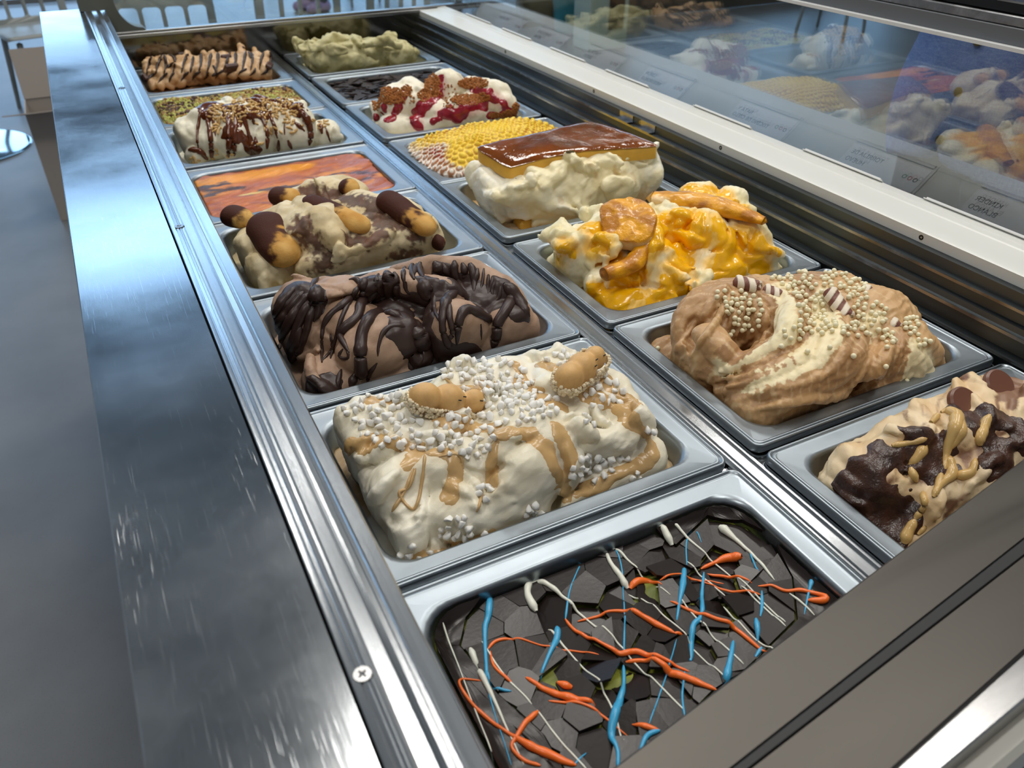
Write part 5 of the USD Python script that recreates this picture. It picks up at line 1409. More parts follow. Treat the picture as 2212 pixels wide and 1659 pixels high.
# the slab: a bent block, caramel skin over pale custard
cor = [P(*cC(q)[0], z) for q, z in (((945, 415), .058), ((2000, 250), .074), ((1500, 118), .078), ((705, 285), .068))]
cor[0][2] += .004
def slab_pt(s, t_, w):
    u_, v_ = 2 * s - 1, 2 * t_ - 1
    s, t_ = .5 + .5 * u_ * (1 - .05 * v_ ** 4), .5 + .5 * v_ * (1 - .07 * u_ ** 4)
    a = cor[0] * (1 - s) + cor[1] * s; b = cor[3] * (1 - s) + cor[2] * s
    p_ = a * (1 - t_) + b * t_
    p_ = p_ + np.array([0, 0, .017 * math.sin(math.pi * min(max(.12 + s * .62, 0), 1)) - .012 * (1 - t_) ** 3 * .4])
    p_[2] += .004 * math.sin(5 * s + 2 * t_) + w
    return p_
def slab_mesh(w0, w1, grow, n=44, m=26, crown=.0035):
    top, bot = [], []
    for i in range(n):
        for j in range(m):
            s, t_ = i / (n - 1), j / (m - 1)
            s2, t2 = s + (s - .5) * grow, t_ + (t_ - .5) * grow
            ed = min(min(s, 1 - s) * 14, min(t_, 1 - t_) * 9, 1)
            top.append(slab_pt(s2, t2, w1 - crown * (1 - ed) ** 2)); bot.append(slab_pt(s2, t2, w0))
    v = np.array(top + bot); N = n * m
    v[:N, 2] += .0007 * nz(v[:N], 70, 21) + .0012 * nz(v[:N], 26, 22)
    q = np.array([[i * m + j, (i + 1) * m + j, (i + 1) * m + j + 1, i * m + j + 1] for i in range(n - 1) for j in range(m - 1)])
    fs = [q, q[:, ::-1] + N]
    ring = [i * m for i in range(n)] + [(n - 1) * m + j for j in range(1, m)] + [i * m + m - 1 for i in range(n - 2, -1, -1)] + [j for j in range(m - 2, 0, -1)]
    r = np.array(ring); r2 = np.roll(r, -1)
    fs.append(np.stack([r, r + N, r2 + N, r2], 1))
    return v, np.vstack(fs)
F_cust = food('custard', .35, .2, tint='e0ab44', bump=.15, bscale=300, vary=.12, vscale=40)
F_skin = food('caramel_skin', .10, .05, tint='6e370a', bump=.8, bscale=70, dist=.0016, vary=.45, vscale=18, coat=.3, crough=.08, spec=.5)
fl_t = T('flan_slab', 'big slab of custard flan with a glossy brown caramel skin lying on the cream', 'flan', (cor[0] + cor[2]) / 2 - np.array([0, 0, .02]))
fl_t.part('custard', slab_mesh(-.023, -.001, 0.0), F_cust, 50)
fl_t.part('caramel_skin', slab_mesh(-.0016, .0016, .012), F_skin, 50)
a, b = P(*cC((1000, 770))[0], -.026), P(*cC((1180, 735))[0], -.026)
R, c_, L = stick(a, b, np.array([0, 0, 1.0]), None)
obj('flan_piece', placed(rbox(L, .03, .016, .004), R, c_), F_cust, 'small piece of flan low in the front left of the cream pan', 'flan')

# ---- R6: yolk ice cream with toasted brioche
g = Gelato(PAN['R6'], [
    e(cG, 560, 520, .010, (46, 46, 50), 10, rip=(1.6, 30, 0)), e(cG, 480, 600, -.006, (38, 38, 34), 0), e(cG, 800, 460, .014, (62, 56, 46), 0), e(cG, 760, 700, -.012, (60, 36, 34), 0), e(cG, 1040, 620, .006, (36, 36, 44), 20, rip=(1.0, 20, 20)), e(cG, 1120, 360, .030, (56, 52, 42), 0), e(cG, 1370, 440, .022, (46, 46, 52), 0), e(cG, 1330, 560, .006, (44, 40, 36), 0),
    e(cG, 1600, 460, .012, (48, 50, 46), 0), e(cG, 1690, 540, -.002, (34, 36, 40), 0, rip=(1.0, 22, 0)), e(cG, 1430, 210, .046, (56, 38, 26), -15), e(cG, 1320, 120, .058, (30, 26, 22), 0), e(cG, 1500, 160, .052, (36, 28, 20), -15), e(cG, 1250, 720, -.012, (70, 34, 30), 5, rip=(1.2, 24, 0)), e(cG, 1000, 790, -.022, (90, 34, 20), 5), e(cG, 760, 830, -.022, (30, 22, 22), 0), e(cG, 1490, 640, -.006, (42, 28, 26), 0, rip=(1.2, 18, 90)),
    e(cG, 360, 550, -.018, (30, 24, 18), 0, rip=(1.5, 16, 0)), e(cG, 1720, 620, -.018, (60, 30, 20), 0), cc(cG, [(560, 420), (640, 340), (680, 310)], (14, 16, 12), (.04, .045, .045)), cc(cG, [(1030, 470), (1100, 600), (1050, 760), (960, 840)], (18, 18, 14, 8), (.03, .016, -.006, -.022))],
    base=-.034, h=.0022, zhi=.088, k=.0042, warp=.006, wf=34, seed=141, folds=55, grooves=20, fr=(5, 11), fl=(.03, .07), over=.3)
yk = [cG(*q) for q in ([(1050, 330), (1120, 340), (1230, 300), (1330, 280)], [(1010, 460), (1100, 440), (1220, 430), (1340, 410)], [(1150, 480), (1200, 560), (1150, 600)], [(900, 640), (840, 700), (780, 740)], [(640, 780), (760, 800), (900, 790)], [(1000, 830), (1150, 810), (1240, 790)], [(1080, 280), (1200, 260)], [(600, 330), (660, 380), (650, 460)], [(1500, 480), (1560, 520), (1580, 600)], [(1560, 400), (1700, 430), (1780, 490)], [(1440, 620), (1500, 590), (1590, 640)], [(1130, 690), (1160, 750)], [(1480, 130), (1400, 110), (1250, 90)], [(1500, 170), (1590, 200)], [(760, 560), (800, 620)], [(1440, 310), (1480, 380)], [(1700, 560), (1720, 620)], [(380, 510), (430, 500)], [(640, 860), (780, 870)], [(1330, 340), (1300, 400), (1200, 480)], [(1420, 700), (1560, 700)])]
ykp = pts_of(g, yk)
t = heap(g, 'yolk_ice_cream', 'pale yellow ice cream heaped under orange yolk sauce and toasted brioche', F_cream, lambda v, n: mixc(mixc(lin('eddfae'), lin('f3e8c4'), sstep(-.4, .4, fbm(v, 45, 143))), lin('f9c03c'), .9 * sstep(.05, .6, near(ykp, v, .030) + .25 * nz(v, 60, 145))), zcut=-.05, sdir=(.5, .2, .9), streak=.0006)
coat_part(t, g, yk, 14, F_yolk, 'yolk_sauce', thick=.0009, noise=.75, nf=52)
F_toast = food('toasted_brioche', .34, .0, spec=.35,  bump=.9, bscale=190, coat=.25, dist=.0014, crough=.12)
def brioche(name_pts, radii, label, flat, seed, pale=.0, palefn=None):
    pts = spline([P(*cG(q)[0], z) for q, z in name_pts], 8)
    rad = np.interp(np.linspace(0, 1, len(pts)), np.linspace(0, 1, len(radii)), radii) / 1000
    v, f = arr(tube(pts, rad, 20, flat))
    v, f = trimesh.remesh.subdivide(v, f)
    v = v + .0012 * np.stack([nz(v, 110, seed), nz(v, 110, seed + 1), nz(v, 110, seed + 2)], 1)
    n = vnormals(v, f)
    c = mixc(lin('b87406'), lin('eaa40e'), sstep(-.3, .3, fbm(v, 60, seed)))
    c = mixc(c, lin('95561a'), .8 * sstep(.25, .65, fbm(v, 38, seed + 3)))
    if palefn is not None:
        c = mixc(c, lin('efd2a0'), palefn(v, n))
    obj('toasted_brioche', (v, f), F_toast, label, 'brioche', smooth=True, col=np.clip(c, 0, 1))
brioche([((985, 385), .055), ((960, 480), .040), ((870, 590), .028), ((690, 655), .026)], (10, 13, 13.5, 10), 'curved golden crust of toasted brioche hanging down the left of the yolk ice cream', .85, 150)
brioche([((1010, 150), .066), ((1250, 165), .068), ((1500, 215), .064), ((1750, 300), .058)], (15, 19, 19, 9), 'long slice of toasted brioche lying across the back of the yolk ice cream', .62, 160, palefn=lambda v, n: .9 * sstep(.25, .5, near(np.array([P(*cG((1050, 175))[0], .072)]), v, .030)))
qa = [P(*cG(q)[0], z) for q, z in (((695, 412), .052), ((945, 432), .056), ((1035, 300), .074), ((1005, 195), .082), ((880, 135), .086), ((668, 190), .078))]
cen = np.mean(qa, 0); nrm = np.cross(qa[1] - qa[0], qa[4] - qa[0]); nrm /= np.linalg.norm(nrm); nrm = nrm if nrm[2] > 0 else -nrm
ring = []
for w, s in ((-.022, .90), (-.018, .98), (-.004, 1.0), (-.001, .97), (.0012, .80), (.0022, .45)):
    loop = spline([cen + (q - cen) * s + nrm * w for q in qa + qa[:1]], 6)[:-1]
    ring.append(loop)
v, f = loft(ring)
m_ = len(ring[0]); k_ = np.arange(m_)
v = np.vstack([v, cen + nrm * .0028, cen - nrm * .022])
f = np.vstack([f, np.stack([(len(ring) - 1) * m_ + k_, (len(ring) - 1) * m_ + (k_ + 1) % m_, np.full(m_, len(v) - 2)], 1), np.stack([(k_ + 1) % m_, k_, np.full(m_, len(v) - 1)], 1)])
v, f = trimesh.remesh.subdivide_to_size(v, f, .004)
tm = trimesh.Trimesh(v, f, process=True); v, f = arr(tm)
hgt = (v - cen) @ nrm
v = v + .0014 * np.stack([nz(v, 130, 171), nz(v, 130, 172), nz(v, 130, 173)], 1)
c = mixc(mixc(lin('b87406'), lin('eaa40e'), sstep(-.3, .3, fbm(v, 55, 175))), lin('e6cf9a'), sstep(-.003, -.008, hgt))
if trimesh.Trimesh(v, f, process=False).volume < 0:
    f = f[:, ::-1]
obj('toasted_brioche', (v, f), F_toast, 'thick square piece of toasted brioche with a glazed top and torn pale front', 'brioche', smooth=True, col=np.clip(c, 0, 1))

# ---- R7: cream and milk chocolate swirl with pearls
arcs = [[(980, 200), (1000, 380), (920, 480), (720, 540)], [(1250, 230), (1240, 400), (1130, 560), (880, 640), (660, 700)], [(1330, 420), (1260, 600), (1000, 760), (800, 780)], [(1520, 420), (1420, 620), (1230, 760), (1000, 830)]]
pr = [e(cH, 640, 300, .020, (60, 58, 44), 10), e(cH, 860, 280, .026, (70, 60, 44), 0), e(cH, 1120, 260, .028, (80, 62, 44), 0), e(cH, 1350, 330, .022, (80, 62, 44), 0), e(cH, 1500, 480, .006, (60, 60, 44), 0), e(cH, 1050, 560, .008, (110, 60, 42), 18), e(cH, 900, 740, -.012, (110, 44, 32), 14), e(cH, 470, 560, -.004, (46, 40, 36), 0), e(cH, 560, 400, .008, (40, 44, 46), 0), e(cH, 1640, 560, -.012, (50, 46, 40), 0),
      e(cH, 900, 850, -.028, (90, 30, 14), 10), e(cH, 360, 500, -.020, (40, 40, 16), 0), e(cH, 1760, 560, -.02, (36, 36, 24), 0), cc(cH, [(640, 180), (520, 240), (440, 330), (400, 440)], (13, 16, 15, 12), (.056, .045, .03, .012)), cc(cH, [(560, 400), (620, 470), (680, 560), (640, 570)], (18, 18, 15, 10), (.036, .03, .016, .010)), cc(cH, [(500, 330), (480, 380), (500, 460)], (9, 8, 8), (.036, .03, .022), 'S')]
for a, z0_, z1_, r in ((arcs[0], .060, .018, 17), (arcs[1], .060, -.004, 19), (arcs[2], .050, -.010, 20), (arcs[3], .034, -.014, 18)):
    pr.append(cc(cH, a, tuple(np.interp(np.linspace(0, 1, len(a)), (0, .33, .66, 1), (r * .7, r, r, r * .55))), np.linspace(z0_ - .004, z1_ + .006, len(a))))
pr += [cc(cH, [(430, 450), (460, 560), (600, 620), (900, 560), (1150, 520)], (12, 14, 12, 12, 10), (.010, 0, .002, .018, .036)), cc(cH, [(640, 700), (760, 720), (900, 700)], (14, 14, 10), (-.008, -.008, 0)), cc(cH, [(1340, 760), (1500, 680), (1700, 600)], (12, 16, 12), (-.02, -.014, -.012)), cc(cH, [(640, 760), (800, 830), (1000, 820)], (12, 12, 8), (-.022, -.02, -.018))]
g = Gelato(PAN['R7'], pr, base=-.024, h=.0021, zhi=.085, k=.0040, warp=.004, wf=34, seed=181, rs=.93, pull=.002)
CV = [[(650, 165), (520, 270), (440, 390), (390, 530)], [(830, 165), (960, 300), (890, 460), (640, 580)], [(1030, 160), (1020, 380), (930, 530), (560, 650)], [(1240, 200), (1240, 420), (1100, 600), (670, 730)], [(1420, 300), (1360, 520), (1180, 690), (760, 790)], [(1580, 400), (1500, 590), (1300, 730), (960, 840)], [(1690, 480), (1680, 590), (1540, 680), (1300, 760)]]
CV = [spline(cH(*q), 8) for q in CV]
rs = np.random.RandomState(77)
SP, ST = [], []
W_ = g.X + .003 * np.stack([nz(g.X, 40, 301 + a) for a in range(3)], -1)
todo = []
for i in range(46):
    u = (i + rs.uniform(-.3, .3)) / 45 * 6
    u = min(max(u, 0), 5.999); j = int(u); f_ = u - j
    c_ = CV[j] * (1 - f_) + CV[j + 1] * f_
    a0_, a1_ = rs.uniform(0, .18), rs.uniform(.82, 1)
    c_ = c_[int(a0_ * len(c_)):int(a1_ * len(c_)) + 1]
    c_ = c_ + np.cumsum(rs.normal(0, 1.0, c_.shape), 0)
    q, ok = g.cast(c_)
    q = q[ok]
    if len(q) < 5:
        continue
    jump = np.where(np.linalg.norm(np.diff(q, axis=0), axis=1) > .03)[0]
    if len(jump):
        q = q[:jump[0] + 1]
    if len(q) < 5:
        continue
    cream_ = (1.05 < u < 1.75) or (2.35 < u < 3.0) or (3.8 < u < 4.15) or u > 5.3
    todo.append((q, g.grad(q), cream_, rs.uniform(.007, .011) if cream_ else rs.uniform(.0035, .0075)))
for q, n_, cream_, r_ in todo:
    rad = r_ * np.clip(np.sin(np.pi * np.linspace(.10, .93, len(q))) ** .7, .2, 1)
    q2 = q + n_ * (rad * .22)[:, None]
    g._chain(g.F, W_, q2, rad, .0014, False)
    SP.append(q2 + n_ * (rad * .5)[:, None]); ST.append(np.full(len(q), float(cream_) if cream_ else -rs.uniform(.0, 1)))
SP, ST = np.vstack(SP), np.hstack(ST)
crm = pts_of(g, [cH(*q) for q in ([(960, 230), (960, 340), (900, 430), (760, 520)], [(900, 240), (920, 300)], [(1230, 270), (1230, 400), (1120, 560), (900, 620), (680, 680)], [(1300, 500), (1240, 580)], [(1040, 440), (1020, 500)], [(1640, 480), (1700, 520), (1680, 590), (1450, 690)], [(1560, 640), (1440, 700)], [(500, 320), (520, 350)], [(700, 790), (840, 830), (940, 830)], [(1330, 450), (1300, 520)], [(1560, 580), (1640, 600)])])
axis_ = P(*cH((500, 900))[0], 0)
def colR7(v, n):
    w = v + .004 * np.stack([nz(v, 70, 183), nz(v, 70, 184), nz(v, 70, 185)], 1)
    d, i = cKDTree(SP).query(w)
    st = ST[i]
    br = mixc(lin('c8a070'), lin('a67d53'), np.clip(-st, 0, 1))
    r_ = np.linalg.norm((w - axis_)[:, :2], axis=1)
    br = mixc(br, lin('d6b78b'), .7 * sstep(.70, 1.05, np.sin(r_ * 520 + 3 * nz(v, 26, 186)) + .5 * fbm(w, 90, 187)))
    br = mixc(br, lin('9a7249'), .6 * sstep(.2, .6, fbm(w, 70, 188)))
    c = mixc(br, lin('ecdcb2'), sstep(.2, .6, st) * (1 - sstep(.012, .018, d)))
    return mixc(c, lin('c49f6d'), .6 * sstep(.25, .5, fbm(w, 100, 189)) * sstep(.2, .6, st))
t = heap(g, 'white_chocolate_swirl_ice_cream', 'cream and light brown swirled ice cream scattered with white pearls', F_cream, colR7, zcut=-.045, sdir=(.9, .45, .1), streak=.0008, sfreq=240, ridge=.0026)
rs = np.random.RandomState(19)
zones = [(745, 290, 105, 110, 120), (690, 220, 120, 60, 40), (1000, 110, 110, 55, 80), (1090, 180, 90, 50, 45), (1120, 260, 100, 50, 60), (1130, 350, 110, 50, 70), (1230, 110, 100, 45, 50), (1340, 190, 60, 80, 40), (1420, 290, 90, 60, 70), (1350, 370, 100, 50, 60), (1500, 420, 50, 60, 30), (1620, 360, 45, 60, 35), (1680, 430, 40, 30, 12), (1000, 390, 60, 30, 12)]
px = scatter_px(rs, [(*cH((x, y))[0], a * .4123, b * .4123, n) for x, y, a, b, n in zones] + [(*cH(q)[0], 3, 3, 1) for q in ((295, 475), (1190, 470), (1080, 488), (1485, 555), (1590, 632), (975, 425), (945, 455), (1310, 508), (675, 398))])
p, ok = g.cast(px); p = p[ok]; p = p[thin(p, .0052)][:300]
n = g.grad(p)
PB = 'small round white coated pearl scattered over the cream and brown swirl'
pv, pf = arr(trimesh.creation.icosphere(2, 1.0))
first = None
for q, m in zip(p, n):
    s = rs.uniform(.00255, .0031)
    c = q + m * s * .75
    path = '/World/' + numbered('white_pearl')
    x = UsdGeom.Xform.Define(stage, path)
    x.AddTranslateOp().Set(Gf.Vec3d(c[0], c[1], c[2] + ZR)); x.AddScaleOp().Set(Gf.Vec3f(s, s, s))
    pr_ = x.GetPrim(); tag(pr_, PB, 'pearl', 'white pearls on the swirl')
    if first is None:
        usdkit.mesh(stage, path + '/coating', (pv, pf), F_pearl, smooth=True); first = path
        cls = Usd.Stage
    else:
        usd_child = stage.DefinePrim(path + '/coating'); usd_child.GetReferences().AddInternalReference(first + '/coating'); 
F_kb = food('cocoa_bar', .5, .08, bump=.35, bscale=600)
F_kw = food('white_bar', .4, .12, tint='e9dcc4', bump=.1, vary=.05)
for k, (a, b, za, zb, lb) in enumerate((((700, 115), (825, 150), .064, .066, 'short cocoa striped bar end at the back left of the swirl'), ((850, 160), (940, 200), .062, .060, 'second cocoa striped bar end leaning into the cream fold'), ((1190, 165), (1290, 310), .072, .058, 'cocoa and white striped bar in the middle of the swirl'), ((1370, 150), (1545, 370), .060, .040, 'long cocoa and white striped bar at the right of the swirl'))):
    pa, pb = P(*cH(a)[0], za), P(*cH(b)[0], zb)
    R, c, L = stick(pa, pb, np.array([.1, -.2, 1.0]), None)
    t = T('striped_bar', lb, 'chocolate bar', c - np.array([0, 0, .008]))
    w = .0085
    n_ = max(int(L / .013), 2)
    v, f = arr(tube(np.column_stack([np.linspace(-L / 2, L / 2, 60), np.zeros(60), np.zeros(60)]), w * (1 + .06 * np.abs(np.sin(np.linspace(0, np.pi * n_, 60)))) * np.clip(.7 + .1 * np.minimum(np.arange(60), np.arange(60)[::-1]), 0, 1), 20, .85))
    v, f = trimesh.remesh.subdivide(v, f)
    ph = (v[:, 0] + L / 2) / L * n_ + 1.1 * v[:, 1] / w * .45
    st = ((ph % 1) < .58) & (v[:, 2] > -.25 * w + .4 * v[:, 1])
    n2 = vnormals(v, f)
    v = v + n2 * (.0009 * st + .0004 * nz(v + k, 300, 5) * ~st)[:, None]
    t.part('bar', placed((v, f), R, c), F_kb, True, mixc(lin('77483a'), lin('e4d6c0'), st.astype(float)))

# ---- R8: brownie and caramel
g = Gelato(PAN['R8'], [
    e(cI, 700, 960, -.004, (40, 38, 40), 0), e(cI, 640, 1000, -.02, (36, 30, 22), 0, rip=(1.4, 18, 20)), e(cI, 1000, 800, .010, (55, 50, 44), 20), e(cI, 1250, 650, .022, (60, 52, 44), 20), e(cI, 1500, 500, .030, (70, 56, 44), 15), e(cI, 1850, 400, .034, (90, 60, 44), 15), e(cI, 1400, 900, .006, (52, 46, 44), 0), e(cI, 1700, 780, .014, (66, 50, 44), 15), e(cI, 1250, 1150, -.012, (52, 44, 34), 0), e(cI, 1000, 1100, -.014, (50, 44, 32), 0), e(cI, 2050, 600, .02, (60, 50, 44), 0), e(cI, 1650, 1000, -.006, (52, 44, 34), 0), cc(cI, [(1320, 560), (1220, 720), (1160, 880), (1180, 1080)], (16, 17, 15, 12), (.045, .034, .018, 0)), cc(cI, [(1080, 680), (1180, 570), (1330, 560)], (10, 12, 10), (.026, .036, .04))],
    base=-.034, h=.0024, zhi=.088, k=.0045, warp=.007, wf=34, seed=191, folds=34, grooves=16, fr=(5, 10), fl=(.03, .07), fdir=40, rs=.90, shift=(.012, -.006, -.017))
F_brow = food('brownie_sauce_skin', .3, .03, tint='3c241a', bump=.8, bscale=170, dist=.0014, vary=.5, vscale=70, spec=.5)
def colR8(v, n):
    c = mixc(lin('e3cba4'), lin('d9b98c'), sstep(-.3, .4, fbm(v, 40, 193)))
    return mixc(c, lin('6a3a22'), .85 * sstep(.02, .30, fbm(np.column_stack([(v[:, 0] * .8 + v[:, 1] * .6) * .22, v[:, 0] * -.6 + v[:, 1] * .8, v[:, 2]]) + .004 * nz(v, 60, 198)[:, None], 90, 195, 4) + .45 * ((v[:, 0] - PAN['R8'][0]) / .36 - .50)))
t = heap(g, 'brownie_ice_cream', 'tan ice cream with dark brownie sauce and caramel, partly behind the steel beam', F_cream, colR8, zcut=-.05, sdir=(.7, .7, .2), streak=.0008, sfreq=260)
coat_part(t, g, [cI(*q) for q in ([(950, 800), (900, 950), (850, 1050)], [(1100, 740), (1020, 850)], [(1400, 560), (1500, 640), (1560, 700)], [(1300, 740), (1420, 690)], [(1700, 420), (1800, 470), (1880, 520)], [(1950, 420), (2050, 480), (2150, 520)], [(1950, 640), (2060, 660), (2180, 640)], [(1000, 1150), (1100, 1200), (1200, 1260)], [(1180, 1060), (1280, 1160)], [(1450, 800), (1560, 830)], [(1980, 760), (2080, 780)], [(1100, 1350), (1200, 1400)], [(1050, 960), (1100, 1080)])], 15, F_brow, 'brownie_sauce', thick=.003, noise=.6)
driz_part(t, g, [(cI(*q), r) for q, r in (([(1560, 400), (1650, 400), (1680, 480), (1640, 600), (1600, 720), (1580, 860)], (3, 6, 6, 5, 3, 3)), ([(1650, 420), (1720, 520), (1660, 640), (1580, 700)], (5, 5, 4, 3)), ([(1480, 480), (1540, 420)], (4, 5)), ([(1440, 640), (1380, 740), (1330, 840), (1370, 940)], (4, 5, 4, 3)), ([(1950, 420), (1900, 500), (1850, 600), (1860, 660)], (4, 5, 5, 5)), ([(1620, 740), (1640, 880), (1560, 950), (1500, 1060)], (4, 5, 4, 3)), ([(1830, 760), (1800, 870), (1680, 900)], (3, 4, 5)), ([(1360, 1240), (1310, 1320), (1270, 1420)], (4, 5, 5)), ([(1440, 1290), (1380, 1350)], 3.5), ([(1420, 1020), (1440, 1120), (1360, 1230)], (3, 3, 3.5)), ([(1180, 660), (1300, 640), (1450, 600)], (3, 3, 3)), ([(1560, 880), (1520, 1050)], (4, 3)))], 4, food('pale_caramel', .25, .12, tint='cda768', bump=.05, vary=.08), 'caramel_strand', sides=8, lift=.25, maxjump=.03)
for x, y, z, lb in ((1735, 325, .052, 'milk chocolate disc standing in the brownie ice cream, left one'), (2010, 185, .056, 'milk chocolate disc standing in the brownie ice cream, far right one')):
    c = P(*cI((x, y))[0], z)
    m = trimesh.creation.cylinder(.0155, .007, sections=40); v, f = arr(m)
    pv_ = meshkit.arrays(trimesh.creation.revolve([(0, -.004), (.014, -.004), (.016, -.0025), (.016, .002), (.014, .004), (.0125, .0036), (0, .0036)], sections=40))
    R = trimesh.transformations.euler_matrix(math.radians(34), math.radians(10), math.radians(-20))[:3, :3]
    obj('chocolate_disc', placed((pv_[0], pv_[1]), R, c), food('disc_chocolate', .35, .03, tint='6b4434', bump=.08) if x < 1900 else '/World/Looks/disc_chocolate', lb, 'chocolate')


# ---------------------------------------------------------------- price labels on the slanted ledge
LT = [('PISTACHO', ''), ('CHOCOLATE', 'NEGRO'), ('TARTA DE', 'QUESO'), ('LIMÓN', 'MERENGADO'), ('NATA Y', 'TOCINO DE CIELO'), ('TORRIJA DE', 'HUEVO'), ('KINDER', 'BLANCO'), ('BROWNIE', '')]
LW = ['small white price label at the far end of the ledge', 'small white price label of the chocolate pan, second from the far end', 'small white price label of the berry pan, third from the far end', 'small white price label of the lemon meringue pan, fourth from the far end', 'small white price label of the flan pan', 'small white price label of the brioche pan', 'small white price label of the pearl swirl pan', 'small white price label nearest the camera']
sl = np.array([.0545, 0, -.0455]); sl /= np.linalg.norm(sl)          # down the slope, away from the pans
nl = np.array([-sl[2], 0, sl[0]])
for i, (a, b) in enumerate(LT):
    yc = RN[i + 1] + .13
    yc = {4: -.155, 5: -.455, 6: -.735, 7: -.965, 3: .085, 2: .335, 1: .56, 8: -1.26}[i + 1]
    o_ = np.array([.5295, yc, .0840])
    t = T('price_label', LW[i], 'label', o_)
    R = np.stack([np.array([0, 1.0, 0]), -sl, nl], 1)                # text runs along +y when read from the customer's side
    def put(m, u, w, h, mat, nm):
        v, f = arr(m)
        t.part(nm, (v @ R.T + o_ + R @ np.array([u, w, h]), f), mat, False)
    L_ = .150
    put(box(-L_ / 2, L_ / 2, -.052, -.004, .0010, .0022), 0, 0, 0, P_card, 'card')
    put(box(-L_ / 2 - .004, L_ / 2 + .004, -.055, .0065, -.0002, .0009), 0, 0, 0, P_ledge, 'holder')
    put(box(-L_ / 2, L_ / 2, .0005, .0062, .0010, .0030), 0, 0, 0, P_white, 'holder_lip')
    for j, s in enumerate((a, b)):
        if s:
            m = meshkit.text_mesh(s, .0078, .0004)
            v, f = arr(m)
            wdt = v[:, 0].max()
            put((v, f), L_ / 2 - .008 - wdt, -.022 - j * .0145, .0022, P_ink, 'lettering')
    for j in range(3 + (i == 6) * 3):
        m = trimesh.creation.annulus(.0024, .0038, .0004, sections=20); m.apply_translation((0, 0, .0002))
        put(m, -L_ / 2 + .010 + (j % 3) * .010, -.036 - (j // 3) * .0095 + .009, .0022, (P_ink, P_red, P_teal)[j % 3], 'symbol')

